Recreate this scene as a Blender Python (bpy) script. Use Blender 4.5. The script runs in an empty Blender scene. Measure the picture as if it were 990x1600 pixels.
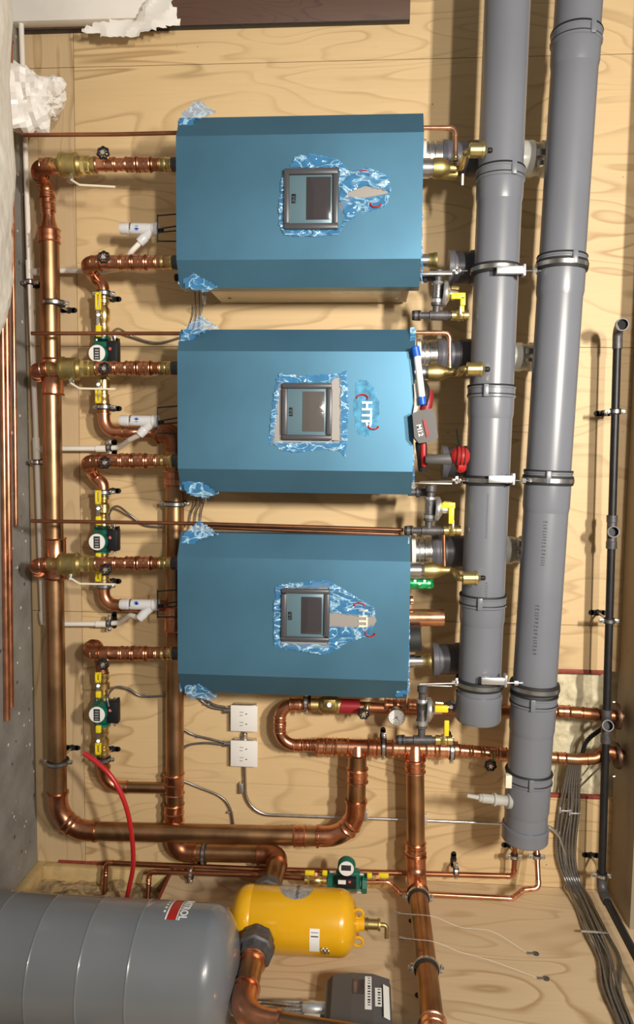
import bpy, bmesh, math, random
from mathutils import Vector, Matrix, noise
from math import sin, cos, pi, radians as R

# ---------------------------------------------------------------- camera
K = .0027; F = 1150.0; D = F*K
cY = Vector((80, 95, -F)).normalized()              # direction into the wall, seen by the camera
cX = Vector((-130, -11900, -F)); cX = (cX-cX.dot(cY)*cY).normalized()
cZ = cX.cross(cY).normalized()
ROT = Matrix((cX, cY, cZ))                          # camera -> world rotation
def ray(px, py): return ROT @ Vector((px-495, -(py-800), -F))
def hit_wall(cam, px, py, h):
    r = ray(px, py); t = (-h-cam.y)/r.y
    return cam + r*t
cam_loc = Vector((0, -D, 0))
zc = -hit_wall(cam_loc, 45, 700, 0).z               # the floor meets the wall there
cam_loc = Vector((0, -D, zc))
def P(px, py, h=0.0): return hit_wall(cam_loc, px, py, h)
XS = P(500, 1368, 0).x                              # the right-hand side wall
def S(px, py, g=0.0):
    r = ray(px, py); t = (XS-g-cam_loc.x)/r.x
    return cam_loc + r*t
ZT = P(968, 1000, 0).z                              # underside of the soffit
sc = bpy.context.scene
cd = bpy.data.cameras.new('camera'); co = bpy.data.objects.new('camera', cd)
sc.collection.objects.link(co)
co.matrix_world = Matrix.Translation(cam_loc) @ ROT.to_4x4()
cd.sensor_fit = 'AUTO'; cd.sensor_width = 36; cd.lens = F*36/1600; cd.clip_start = .05
sc.camera = co
sc.view_settings.view_transform = 'Standard'; sc.view_settings.look = 'None'
sc.view_settings.gamma = 1; sc.view_settings.use_curve_mapping = False
sc.view_settings.exposure = -.06
# ---------------------------------------------------------------- light
w = bpy.data.worlds.new('world'); sc.world = w; w.use_nodes = True
w.node_tree.nodes['Background'].inputs[0].default_value = (1.0, .93, .84, 1)
w.node_tree.nodes['Background'].inputs[1].default_value = .20
def area(name, loc, tgt, sx, sy, power, col):
    l = bpy.data.lights.new(name, 'AREA'); l.shape = 'RECTANGLE'; l.size = sx; l.size_y = sy
    l.energy = power; l.color = col; l.spread = R(115)
    o = bpy.data.objects.new(name, l); sc.collection.objects.link(o); o.location = loc
    o.rotation_euler = (Vector(tgt)-Vector(loc)).to_track_quat('-Z', 'Y').to_euler()
area('ceiling_lamp', (-.6, -3.9, 3.35), (-.15, 0, 1.75), .35, .14, 78, (1, .92, .81))
area('ceiling_lamp', (-.8, -4.6, 2.75), (-.15, 0, 1.75), .4, .14, 40, (1, .92, .81))
# ---------------------------------------------------------------- materials
MATS = {}
def mat(name, col, rough=.5, metal=0.0, var=0.0, vscale=20, coat=0, bump=0, bscale=60, trans=0, alpha=1, emis=None, spec=.5, rvar=0):
    m = bpy.data.materials.new(name); m.use_nodes = True; nt = m.node_tree
    b = nt.nodes['Principled BSDF']
    b.inputs['Base Color'].default_value = (*col, 1); b.inputs['Roughness'].default_value = rough
    b.inputs['Metallic'].default_value = metal; b.inputs['Coat Weight'].default_value = coat
    b.inputs['Transmission Weight'].default_value = trans; b.inputs['Alpha'].default_value = alpha
    b.inputs['Specular IOR Level'].default_value = spec
    tc = nt.nodes.new('ShaderNodeTexCoord')
    if var or rvar:
        n = nt.nodes.new('ShaderNodeTexNoise'); n.inputs['Scale'].default_value = vscale; n.inputs['Detail'].default_value = 4
        nt.links.new(tc.outputs['Object'], n.inputs['Vector'])
        if var:
            mx = nt.nodes.new('ShaderNodeMix'); mx.data_type = 'RGBA'
            mx.inputs['A'].default_value = (*[c*(1-var) for c in col], 1)
            mx.inputs['B'].default_value = (*[min(1, c*(1+var)) for c in col], 1)
            rp = nt.nodes.new('ShaderNodeMapRange'); rp.inputs[1].default_value = .35; rp.inputs[2].default_value = .65
            nt.links.new(n.outputs['Fac'], rp.inputs[0]); nt.links.new(rp.outputs[0], mx.inputs['Factor'])
            nt.links.new(mx.outputs['Result'], b.inputs['Base Color'])
        if rvar:
            rp = nt.nodes.new('ShaderNodeMapRange'); rp.inputs[3].default_value = max(.02, rough-rvar); rp.inputs[4].default_value = rough+rvar
            nt.links.new(n.outputs['Fac'], rp.inputs[0]); nt.links.new(rp.outputs[0], b.inputs['Roughness'])
    if bump:
        n = nt.nodes.new('ShaderNodeTexNoise'); n.inputs['Scale'].default_value = bscale; n.inputs['Detail'].default_value = 5
        bp = nt.nodes.new('ShaderNodeBump'); bp.inputs['Strength'].default_value = bump; bp.inputs['Distance'].default_value = .01
        nt.links.new(tc.outputs['Object'], n.inputs['Vector']); nt.links.new(n.outputs['Fac'], bp.inputs['Height'])
        nt.links.new(bp.outputs[0], b.inputs['Normal'])
    MATS[name] = m
    return m
M = MATS
mat('copper', (.66, .30, .175), .3, 1, .22, 14, rvar=.1)
mat('copper_new', (.93, .48, .30), .27, 1, .12, 20, rvar=.08)
mat('copper_old', (.43, .25, .13), .36, 1, .2, 9, rvar=.1)
mat('copper_dark', (.40, .17, .09), .4, 1, .15, 15)
mat('brass', (.72, .55, .25), .32, 1, .15, 30, rvar=.1)
mat('brass_dull', (.48, .38, .16), .45, 1, .12, 30)
mat('brass_bright', (.85, .70, .30), .3, 1, .08, 40)
mat('steel', (.62, .62, .62), .3, 1, .1, 30)
mat('zinc', (.75, .76, .78), .35, .9)
mat('iron', (.11, .105, .11), .5, .5, .2, 40)
mat('iron_black', (.016, .016, .018), .45, .2, .2, 30)
mat('black', (.012, .012, .014), .5, spec=.3)
mat('rubber', (.015, .015, .015), .65)
mat('vent_grey', (.165, .176, .205), .32, 0, .03, 5)
mat('vent_dark', (.10, .10, .12), .4)
mat('pvc_white', (.80, .77, .71), .4)
mat('clear_plastic', (.66, .66, .62), .25, 0, trans=.35, alpha=.85)
mat('trap_clear', (.72, .72, .74), .25, 0, alpha=.85)
mat('boiler_blue', (.09, .23, .35), .45, .7, .06, 3, coat=.15, rvar=.05)
mat('boiler_steel', (.42, .38, .33), .38, .9, .1, 4)
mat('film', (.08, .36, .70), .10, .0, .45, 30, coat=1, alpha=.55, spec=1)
mat('film_pale', (.12, .45, .80), .15, .0, .4, 40, coat=.8, alpha=.55, spec=.8)
mat('cover_bare', (.36, .34, .32), .45, .3)
mat('display_frame', (.075, .075, .085), .38, .1)
mat('display_panel', (.13, .22, .27), .35, .2)
mat('screen', (.05, .045, .05), .12, 0, coat=.6)
mat('screen_light', (.11, .10, .095), .14, 0, coat=1, bump=.2, bscale=30)
mat('cream', (.85, .78, .62), .4)
mat('white', (.85, .85, .83), .4)
mat('red', (.42, .015, .015), .4)
mat('pex_red', (.55, .02, .025), .3, coat=.3)
mat('red_enamel', (.30, .015, .025), .35)
mat('yellow', (.85, .68, .02), .4)
mat('green_pump', (.005, .125, .085), .35, 0, .2, 30)
mat('green', (.01, .30, .08), .3, .3, .5, 60)
mat('blue', (.01, .12, .6), .4)
mat('tank_grey', (.16, .175, .195), .3, 0, .05, 3, coat=.35)
mat('separator_yellow', (.80, .42, .008), .28, 0, .04, 4, coat=.4)
mat('control_grey', (.095, .092, .092), .5, 0, bump=.08, bscale=400)
mat('label_silver', (.5, .5, .5), .35, .5, .2, 60)
mat('ink', (.03, .03, .035), .5)
mat('ink_grey', (.09, .095, .11), .5)
mat('paper', (.80, .77, .72), .65, 0, .03, 8)
mat('drop_cloth', (.80, .765, .69), .75, 0, .06, 12, bump=.25, bscale=35)
mat('plastic_sheet', (.84, .81, .77), .35, 0, .03, 12)
mat('cable_steel', (.27, .265, .26), .38, .85, .1, 60)
mat('outlet_white', (.84, .82, .79), .35)
mat('sealant_red', (.27, .05, .03), .6, 0, .2, 60)
mat('stud_wood', (.62, .46, .22), .6, 0, .12, 20)
mat('foam', (.70, .64, .44), .7, 0, .14, 25, bump=1, bscale=22)
mat('insulation', (.38, .28, .15), .9, 0, .45, 22, bump=1, bscale=40)
mat('bronze_dark', (.13, .075, .05), .45, .8, .3, 30)
mat('battery_red', (.27, .015, .02), .45)

def wood(name, base, dark, rot=False, ring=9.0, dens=1.0, knots=True):
    m = bpy.data.materials.new(name); m.use_nodes = True; nt = m.node_tree; N = nt.nodes; L = nt.links
    b = N['Principled BSDF']; b.inputs['Roughness'].default_value = .55
    tc = N.new('ShaderNodeTexCoord'); mp = N.new('ShaderNodeMapping')
    L.new(tc.outputs['Object'], mp.inputs['Vector'])
    # grain runs along z (up the wall) unless rot
    mp.inputs['Scale'].default_value = (3.2, 3.2, .75) if not rot else (.75, 3.2, 4.5)
    n = N.new('ShaderNodeTexNoise'); n.inputs['Scale'].default_value = 1.15*dens; n.inputs['Detail'].default_value = 2.2; n.inputs['Roughness'].default_value = .45
    n.inputs['Distortion'].default_value = .5
    L.new(mp.outputs[0], n.inputs['Vector'])
    mu = N.new('ShaderNodeMath'); mu.operation = 'MULTIPLY'; mu.inputs[1].default_value = ring; L.new(n.outputs['Fac'], mu.inputs[0])
    fr = N.new('ShaderNodeMath'); fr.operation = 'FRACT'; L.new(mu.outputs[0], fr.inputs[0])
    cr = N.new('ShaderNodeValToRGB'); e = cr.color_ramp.elements
    e[0].position = 0; e[0].color = (0, 0, 0, 1); e[1].position = 1; e[1].color = (0, 0, 0, 1)
    a = cr.color_ramp.elements.new(.70); a.color = (.15, .15, .15, 1)
    a = cr.color_ramp.elements.new(.90); a.color = (1, 1, 1, 1)
    L.new(fr.outputs[0], cr.inputs[0])
    # patchiness of the rings
    n2 = N.new('ShaderNodeTexNoise'); n2.inputs['Scale'].default_value = 1.7; n2.inputs['Detail'].default_value = 2; L.new(tc.outputs['Object'], n2.inputs['Vector'])
    r2 = N.new('ShaderNodeMapRange'); r2.inputs[1].default_value = .35; r2.inputs[2].default_value = .7; r2.inputs[3].default_value = .15; L.new(n2.outputs['Fac'], r2.inputs[0])
    m1 = N.new('ShaderNodeMath'); m1.operation = 'MULTIPLY'; L.new(cr.outputs[0], m1.inputs[0]); L.new(r2.outputs[0], m1.inputs[1])
    # fine fibres
    mp3 = N.new('ShaderNodeMapping'); mp3.inputs['Scale'].default_value = (60, 60, 2.5) if not rot else (2.5, 60, 60)
    L.new(tc.outputs['Object'], mp3.inputs['Vector'])
    n3 = N.new('ShaderNodeTexNoise'); n3.inputs['Scale'].default_value = 1.5; n3.inputs['Detail'].default_value = 3; L.new(mp3.outputs[0], n3.inputs['Vector'])
    m3 = N.new('ShaderNodeMath'); m3.operation = 'MULTIPLY_ADD'; m3.inputs[1].default_value = .3; m3.inputs[2].default_value = -.1; L.new(n3.outputs['Fac'], m3.inputs[0])
    ad = N.new('ShaderNodeMath'); ad.operation = 'ADD'; ad.use_clamp = True; L.new(m1.outputs[0], ad.inputs[0]); L.new(m3.outputs[0], ad.inputs[1])
    mx = N.new('ShaderNodeMix'); mx.data_type = 'RGBA'; mx.inputs['A'].default_value = (*base, 1); mx.inputs['B'].default_value = (*dark, 1)
    L.new(ad.outputs[0], mx.inputs['Factor'])
    out = mx.outputs['Result']
    if knots:
        v = N.new('ShaderNodeTexVoronoi'); v.inputs['Scale'].default_value = 6.5; L.new(tc.outputs['Object'], v.inputs['Vector'])
        lt = N.new('ShaderNodeMath'); lt.operation = 'LESS_THAN'; lt.inputs[1].default_value = .022; L.new(v.outputs['Distance'], lt.inputs[0])
        mk = N.new('ShaderNodeMix'); mk.data_type = 'RGBA'; mk.inputs['B'].default_value = (.14, .08, .04, 1)
        mm = N.new('ShaderNodeMath'); mm.operation = 'MULTIPLY'; mm.inputs[1].default_value = .7; L.new(lt.outputs[0], mm.inputs[0])
        L.new(mm.outputs[0], mk.inputs['Factor']); L.new(out, mk.inputs['A']); out = mk.outputs['Result']
    L.new(out, b.inputs['Base Color'])
    MATS[name] = m
wood('plywood', (.70, .51, .275), (.42, .28, .13), ring=13)
wood('plywood_side', (.70, .54, .34), (.46, .31, .16), ring=12)
wood('plywood_strip', (.62, .46, .27), (.40, .27, .13), rot=True)
wood('walnut', (.105, .055, .038), (.05, .024, .018), ring=16, dens=1.6, knots=False)
wood('soffit_board', (.36, .29, .21), (.30, .235, .17), rot=True, knots=False)
def paint_glints():
    # glints of the crinkled film, painted into its colour as pale, less transparent streaks
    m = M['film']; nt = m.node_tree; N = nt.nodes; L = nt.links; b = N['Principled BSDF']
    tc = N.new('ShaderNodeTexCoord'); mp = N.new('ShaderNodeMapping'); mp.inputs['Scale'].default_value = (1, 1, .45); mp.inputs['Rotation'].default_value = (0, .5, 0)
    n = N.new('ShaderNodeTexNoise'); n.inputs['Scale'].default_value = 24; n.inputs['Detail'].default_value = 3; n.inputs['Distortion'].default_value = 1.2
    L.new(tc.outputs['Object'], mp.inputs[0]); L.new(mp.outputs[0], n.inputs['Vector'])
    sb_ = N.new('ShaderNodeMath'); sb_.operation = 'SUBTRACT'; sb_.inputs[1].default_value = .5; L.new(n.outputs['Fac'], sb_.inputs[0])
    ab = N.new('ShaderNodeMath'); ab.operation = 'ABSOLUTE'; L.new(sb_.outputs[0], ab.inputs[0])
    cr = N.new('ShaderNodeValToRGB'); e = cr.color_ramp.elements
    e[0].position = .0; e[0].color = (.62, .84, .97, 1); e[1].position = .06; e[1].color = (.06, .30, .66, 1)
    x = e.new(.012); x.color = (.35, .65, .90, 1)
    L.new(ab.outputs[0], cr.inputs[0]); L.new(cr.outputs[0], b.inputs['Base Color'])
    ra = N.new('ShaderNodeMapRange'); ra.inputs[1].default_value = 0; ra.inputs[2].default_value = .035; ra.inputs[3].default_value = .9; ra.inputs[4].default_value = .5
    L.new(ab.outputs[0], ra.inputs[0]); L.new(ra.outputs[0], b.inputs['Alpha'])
paint_glints()
def concrete():
    m = mat('concrete', (.25, .24, .22), .75, 0, .16, 7, bump=.2, bscale=50); nt = m.node_tree; N = nt.nodes; L = nt.links
    b = N['Principled BSDF']; src = b.inputs['Base Color'].links[0].from_socket
    tc = N.new('ShaderNodeTexCoord')
    for scale, th, col in ((16, .11, (.75, .73, .68)), (11, .10, (.10, .10, .10))):
        v = N.new('ShaderNodeTexVoronoi'); v.inputs['Scale'].default_value = scale; L.new(tc.outputs['Object'], v.inputs['Vector'])
        lt = N.new('ShaderNodeMath'); lt.operation = 'LESS_THAN'; lt.inputs[1].default_value = th; L.new(v.outputs['Distance'], lt.inputs[0])
        mk = N.new('ShaderNodeMix'); mk.data_type = 'RGBA'; mk.inputs['B'].default_value = (*col, 1)
        L.new(lt.outputs[0], mk.inputs['Factor']); L.new(src, mk.inputs['A']); src = mk.outputs['Result']
    L.new(src, b.inputs['Base Color'])
concrete()

# ---------------------------------------------------------------- mesh helpers
class MB:
    def __init__(s): s.v = []; s.f = []
    def add(s, vs, fs):
        n = len(s.v); s.v += [Vector(v) for v in vs]; s.f += [tuple(i+n for i in f) for f in fs]; return s
def perp(d):
    d = d.normalized(); a = Vector((0, 0, 1)) if abs(d.z) < .9 else Vector((1, 0, 0))
    u = d.cross(a).normalized(); return u, d.cross(u).normalized()
def lathe(mb, p0, p1, prof, n=20, absolute=False):
    """prof: (t, r); t runs 0..1 from p0 to p1 (metres when absolute)"""
    p0 = Vector(p0); p1 = Vector(p1); d = p1-p0; Ln = d.length; dn = d.normalized(); u, v = perp(dn)
    vs = []; fs = []; pr = list(prof)
    for t, r in pr:
        c = p0 + dn*(t if absolute else t*Ln); r = max(r, 1e-5)
        for k in range(n):
            a = 2*pi*k/n; vs.append(c+u*(r*cos(a))+v*(r*sin(a)))
    for i in range(len(pr)-1):
        for k in range(n):
            a = i*n+k; b = i*n+(k+1) % n; fs.append((a, b, b+n, a+n))
    fs.append(tuple(range(n-1, -1, -1))); fs.append(tuple(range((len(pr)-1)*n, len(pr)*n)))
    return mb.add(vs, fs)
def cyl(mb, p0, p1, r, n=18, bev=0):
    if bev:
        L = (Vector(p1)-Vector(p0)).length; b = min(bev, L*.4)/L
        return lathe(mb, p0, p1, [(0, r-bev), (b, r), (1-b, r), (1, r-bev)], n)
    return lathe(mb, p0, p1, [(0, r), (1, r)], n)
def path(pts, fil, seg=7):
    pts = [Vector(p) for p in pts]; out = [pts[0]]; arcs = []
    for i in range(1, len(pts)-1):
        a = pts[i-1]; b = pts[i]; c = pts[i+1]
        d1 = (b-a).normalized(); d2 = (c-b).normalized(); ang = d1.angle(d2, 0)
        if ang < .03: out.append(b); continue
        t = min(fil*math.tan(ang/2), (b-a).length*.49, (c-b).length*.49)
        r = t/math.tan(ang/2); s = b-d1*t; nrm = (d2-d1*d1.dot(d2)).normalized(); cen = s+nrm*r
        arc = [cen + (-nrm*cos(ang*k/seg) + d1*sin(ang*k/seg))*r for k in range(seg+1)]
        out += arc; arcs.append((arc, d1, d2))
    out.append(pts[-1]); return out, arcs
def sweep(mb, pts, r, n=14):
    pts = [Vector(p) for p in pts]; q = [pts[0]]
    for p in pts[1:]:
        if (p-q[-1]).length > 1e-5: q.append(p)
    pts = q; m = len(pts); u = None; vs = []; fs = []
    rs = r if isinstance(r, (list, tuple)) else [r]*m
    for i, p in enumerate(pts):
        t = ((pts[min(i+1, m-1)]-p).normalized()+(p-pts[max(i-1, 0)]).normalized()).normalized()
        if u is None: u, _ = perp(t)
        u = (u-t*u.dot(t)).normalized(); v = t.cross(u)
        for k in range(n):
            a = 2*pi*k/n; vs.append(p+(u*cos(a)+v*sin(a))*rs[i])
    for i in range(m-1):
        for k in range(n):
            a = i*n+k; b = i*n+(k+1) % n; fs.append((a, b, b+n, a+n))
    fs.append(tuple(range(n-1, -1, -1))); fs.append(tuple(range((m-1)*n, m*n)))
    return mb.add(vs, fs)
def tube(mb, pts, r, fil=.05, n=12): return sweep(mb, path(pts, fil)[0], r, n)
def spline(pts, k=8):
    pts = [Vector(p) for p in pts]; q = [pts[0]*2-pts[1]]+pts+[pts[-1]*2-pts[-2]]; out = []
    for i in range(1, len(q)-2):
        a, b, c, d = q[i-1:i+3]
        for j in range(k):
            t = j/k; out.append(.5*((2*b)+(c-a)*t+(2*a-5*b+4*c-d)*t*t+(3*b-a-3*c+d)*t**3))
    out.append(pts[-1]); return out
def box(mb, lo, hi, bev=0):
    lo = Vector((min(lo[i], hi[i]) for i in range(3))) if False else lo
    a = [min(lo[i], hi[i]) for i in range(3)]; b = [max(lo[i], hi[i]) for i in range(3)]
    bm = bmesh.new(); bmesh.ops.create_cube(bm, size=1)
    for v in bm.verts:
        v.co = Vector([(a[i]+b[i])/2+v.co[i]*(b[i]-a[i]) for i in range(3)])
    if bev:
        bev = min(bev, *[(b[i]-a[i])*.45 for i in range(3)])
        bmesh.ops.bevel(bm, geom=bm.edges[:], offset=bev, segments=2, profile=.5, affect='EDGES')
    bm.verts.index_update(); mb.add([v.co.copy() for v in bm.verts], [[v.index for v in f.verts] for f in bm.faces]); bm.free(); return mb
def pbox(mb, x0, y0, x1, y1, h0, h1, bev=.002):
    """box whose front face (at h1) spans the given pixels, back at h0"""
    a = P(x0, y0, h1); b = P(x1, y1, h1); return box(mb, (a.x, -h0, a.z), (b.x, -h1, b.z), bev)
def prism(mb, pts, off):
    n = len(pts); off = Vector(off); vs = [Vector(p) for p in pts]+[Vector(p)+off for p in pts]
    fs = [tuple(range(n)), tuple(range(2*n-1, n-1, -1))]+[(i, i+n, (i+1) % n+n, (i+1) % n) for i in range(n)]
    return mb.add(vs, fs)
def torus(mb, c, axis, Rr, r, n=24, m=8, lobes=0, la=0):
    u, v = perp(Vector(axis)); vs = []; fs = []; ax = Vector(axis).normalized(); c = Vector(c)
    for i in range(n):
        a = 2*pi*i/n; rr = Rr*(1+la*cos(lobes*a)); d = u*cos(a)+v*sin(a)
        for j in range(m):
            b = 2*pi*j/m; vs.append(c+d*(rr+r*cos(b))+ax*(r*sin(b)))
    for i in range(n):
        for j in range(m):
            fs.append((i*m+j, ((i+1) % n)*m+j, ((i+1) % n)*m+(j+1) % m, i*m+(j+1) % m))
    return mb.add(vs, fs)
def thing(name, label, cat, loc, group=None):
    o = bpy.data.objects.new(name, None); sc.collection.objects.link(o); o.location = loc; o.empty_display_size = .05
    o['label'] = label; o['category'] = cat
    if group: o['group'] = group
    bpy.context.view_layer.update(); return o
def build(name, mb, m, parent=None, label=None, cat=None, group=None, kind=None, ang=35):
    off = Vector((0, 0, 0)); q = parent
    while q: off += q.location; q = q.parent
    if parent is None and mb.v:
        off = sum(mb.v, Vector())/len(mb.v)
        if kind == 'structure': off = Vector((0, 0, 0))
    loc = Vector((0, 0, 0)) if parent else off
    me = bpy.data.meshes.new(name); me.from_pydata([v-off for v in mb.v], [], mb.f)
    bm = bmesh.new(); bm.from_mesh(me); bmesh.ops.recalc_face_normals(bm, faces=bm.faces); bm.to_mesh(me); bm.free()
    me.shade_smooth(); me.set_sharp_from_angle(angle=R(ang)); me.materials.append(M[m])
    o = bpy.data.objects.new(name, me); sc.collection.objects.link(o); o.location = loc; o.parent = parent
    if label: o['label'] = label
    if cat: o['category'] = cat
    if group: o['group'] = group
    if kind: o['kind'] = kind
    return o
def text(mb, s, origin, size, xdir=(1, 0, 0), ydir=(0, 0, 1), ext=.0008, bold=0, sx=1, center=False):
    c = bpy.data.curves.new('t', 'FONT'); c.body = s; c.size = size; c.extrude = ext; c.offset = bold; c.resolution_u = 2
    if center: c.align_x = 'CENTER'
    o = bpy.data.objects.new('t', c); sc.collection.objects.link(o); dg = bpy.context.evaluated_depsgraph_get()
    me = bpy.data.meshes.new_from_object(o.evaluated_get(dg)); X = Vector(xdir).normalized(); Y = Vector(ydir).normalized(); Z = X.cross(Y)
    mb.add([Vector(origin)+X*(v.co.x*sx)+Y*v.co.y+Z*v.co.z for v in me.vertices], [tuple(p.vertices) for p in me.polygons])
    bpy.data.objects.remove(o); bpy.data.curves.remove(c); bpy.data.meshes.remove(me); return mb
def kpx(px, h=.1): return px*K*(1-h/D)
def coupling(root, p0, p1, r, m, name='coupling', beads=True, label=None):
    """a press fitting between p0 and p1 on a pipe of radius r"""
    L = (Vector(p1)-Vector(p0)).length; b = min(.35, .006/L)
    pr = [(0, r*1.02), (0, r*1.15), (b*.5, r*1.2), (b, r*1.15), (b*1.3, r*1.08), (.44, r*1.08), (.47, r*1.15), (.53, r*1.15), (.56, r*1.08), (1-b*1.3, r*1.08), (1-b, r*1.15), (1-b*.5, r*1.2), (1, r*1.15), (1, r*1.02)] if beads else [(0, r*.95), (0, r*1.1), (1, r*1.1), (1, r*.95)]
    return build(name, lathe(MB(), p0, p1, pr), m, root, label)
def elbow(root, arc, r, m, ext=.9):
    a, d1, d2 = arc; e = r*ext
    pts = [a[0]-d1*e, a[0]-d1*e*.72, a[0]-d1*e*.7, a[0]]+a[1:-1]+[a[-1], a[-1]+d2*e*.7, a[-1]+d2*e*.72, a[-1]+d2*e]
    rs = [r*1.2, r*1.2, r*1.08, r*1.08]+[r*1.08]*(len(a)-2)+[r*1.08, r*1.08, r*1.2, r*1.2]
    return build('elbow', sweep(MB(), pts, rs, 20), m, root)
def run(name, label, cat, pts, r, m='copper', fil=None, fits=(), me='copper', group=None, mf=None, root=None, elbows=True):
    fil = r*1.9 if fil is None else fil
    if root is None: root = thing(name, label, cat, Vector(pts[0]), group)
    pp, arcs = path(pts, fil)
    build('pipe', sweep(MB(), pp, r, 20), m, root)
    if elbows:
        for a in arcs: elbow(root, a, r, me)
    for f in fits: coupling(root, f[0], f[1], r*(f[2] if len(f) > 2 else 1), f[3] if len(f) > 3 else (mf or me))
    return root
# ---------------------------------------------------------------- the room
def structure(name, mb, m): return build(name, mb, m, kind='structure')
XL = -2.6
def sheet(mb, x0, z0, x1, z1, gap=.0012): return box(mb, (x0+gap, .018, z0+gap), (x1-gap, 0, z1-gap), 0)
zs = P(124, 700).z; rows = [XL, P(500, 96).x, P(500, 542).x, P(500, 966).x, XS]
fx0, fx1 = P(900, 1048).x, P(900, 1246).x; fz0 = P(832, 1100).z
sb = MB()
for i in range(4):
    a, b = rows[i], rows[i+1]
    if i == 3:
        sheet(sb, a, zs, fx0, ZT+.02); sheet(sb, fx1, zs, b, ZT+.02); sheet(sb, fx0-.0012, zs, fx1+.0012, fz0)
    else: sheet(sb, a, zs, b, ZT+.55)
structure('wall_back', sb, 'plywood')
stp = MB(); zf = P(28, 500).z
for i in range(4): sheet(stp, rows[i]+(.0), 0.0, rows[i+1], zs)
structure('wall_back', stp, 'plywood_strip')
structure('wall_back', box(MB(), (XL, .03, 0), (XS+.2, .019, zs+.01)), 'stud_wood')
structure('wall_back', box(box(box(MB(), (XL, .03, zs+.012), (fx0, .019, ZT)), (fx1, .03, zs+.012), (XS, .019, ZT)), (fx0, .03, zs+.012), (fx1, .019, fz0)), 'stud_wood')
structure('floor', box(MB(), (XL-1, .2, -.05), (XS+1.2, -6, 0)), 'concrete')
# foam seen through the cut-out
def rough_sheet(a, u, v, nu, nv, amp, nrm, sc_, seed=0):
    mb = MB(); vs = []
    for i in range(nu+1):
        for j in range(nv+1):
            p = Vector(a)+Vector(u)*(i/nu)+Vector(v)*(j/nv)
            vs.append(p+Vector(nrm)*(amp*noise.noise(p*sc_+Vector((seed, 0, 0)))+amp*.5*noise.noise(p*sc_*2.7)))
    fs = [(i*(nv+1)+j, (i+1)*(nv+1)+j, (i+1)*(nv+1)+j+1, i*(nv+1)+j+1) for i in range(nu) for j in range(nv)]
    return mb.add(vs, fs)
structure('wall_back', rough_sheet((fx0-.02, .05, fz0-.02), (fx1-fx0+.04, 0, 0), (0, 0, ZT-fz0+.06), 70, 50, .016, (0, -1, 0), 16), 'foam')
tr = MB()
box(tr, (fx0-.006, .02, fz0), (fx0+.012, -.004, ZT-.05), .002); box(tr, (fx1-.010, .02, fz0), (fx1+.004, -.004, ZT-.03), .002)
structure('trim_1', tr, 'sealant_red')
# side wall
zo = P(272, 1365).z; yb = -2.3
sw = MB()
def ssheet(mb, y0, z0, y1, z1): return box(mb, (XS, y0, z0), (XS+.018, y1, z1), 0)
ssheet(sw, -.001, zo, -1.219, ZT+.3); ssheet(sw, -1.221, zo, yb, ZT+.3)
structure('wall_right', sw, 'plywood_side')
structure('wall_right', box(MB(), (XS+.09, .2, 0), (XS+.12, yb, ZT+.3)), 'stud_wood')
structure('wall_right', rough_sheet((XS+.055, .05, .03), (0, -1.3, 0), (0, 0, zo+.05), 90, 50, .035, (-1, 0, 0), 11), 'insulation')
st = MB(); box(st, (XS, -.0, 0), (XS+.085, yb, .042), .003); box(st, (XS, .0, .042), (XS+.085, -.038, zo), .003)
structure('trim_2', st, 'stud_wood')
structure('trim_3', box(box(MB(), (XS-.003, 0, zo-.012), (XS+.02, -1.2, zo+.002), .002), (XS-.012, .004, .10), (XS+.004, -.006, zo+.10), .002), 'sealant_red')
# soffit along the top of the wall
structure('ceiling', box(MB(), (P(980, 300).x-1.4, 0, ZT), (XS+.3, -.26, ZT+.5), .003), 'soffit_board')

# ---------------------------------------------------------------- boilers
def film_sheet(pts, h, amp=.006, step=.008, scale=45, seed=0, tuck=None):
    """crinkled plastic film: pixel polygon at distance h"""
    w_ = [P(x, y, h) for x, y in pts]; xs = [p.x for p in w_]; zs_ = [p.z for p in w_]; poly = [(p.x, p.z) for p in w_]
    def inside(x, z):
        c = False; n = len(poly)
        for i in range(n):
            x1, z1 = poly[i]; x2, z2 = poly[(i+1) % n]
            if (z1 > z) != (z2 > z) and x < (x2-x1)*(z-z1)/(z2-z1)+x1: c = not c
        return c
    nx = max(2, int((max(xs)-min(xs))/step)); nz = max(2, int((max(zs_)-min(zs_))/step)); mb = MB(); idx = {}; vs = []; fs = []
    def vert(i, j):
        if (i, j) not in idx:
            x = min(xs)+(max(xs)-min(xs))*i/nx; z = min(zs_)+(max(zs_)-min(zs_))*j/nz
            q = Vector((x, seed*3.1, z))
            qq = Vector((q.x+.5*q.z, q.y, q.z*.55-q.x*.4)); d = 1.1-1.6*abs(noise.noise(qq*scale))-.5*abs(noise.noise(qq*scale*2.1+Vector((4, 4, 4))))
            jx = noise.noise(q*60+Vector((5, 0, 0)))*step*.7; jz = noise.noise(q*60+Vector((0, 5, 0)))*step*.7
            idx[(i, j)] = len(vs); vs.append((x+jx, -h-amp*d, z+jz))
        return idx[(i, j)]
    for i in range(nx):
        for j in range(nz):
            if inside(min(xs)+(max(xs)-min(xs))*(i+.5)/nx, min(zs_)+(max(zs_)-min(zs_))*(j+.5)/nz):
                fs.append((vert(i, j), vert(i+1, j), vert(i+1, j+1), vert(i, j+1)))
    mb.add(vs, fs); return mb
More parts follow.
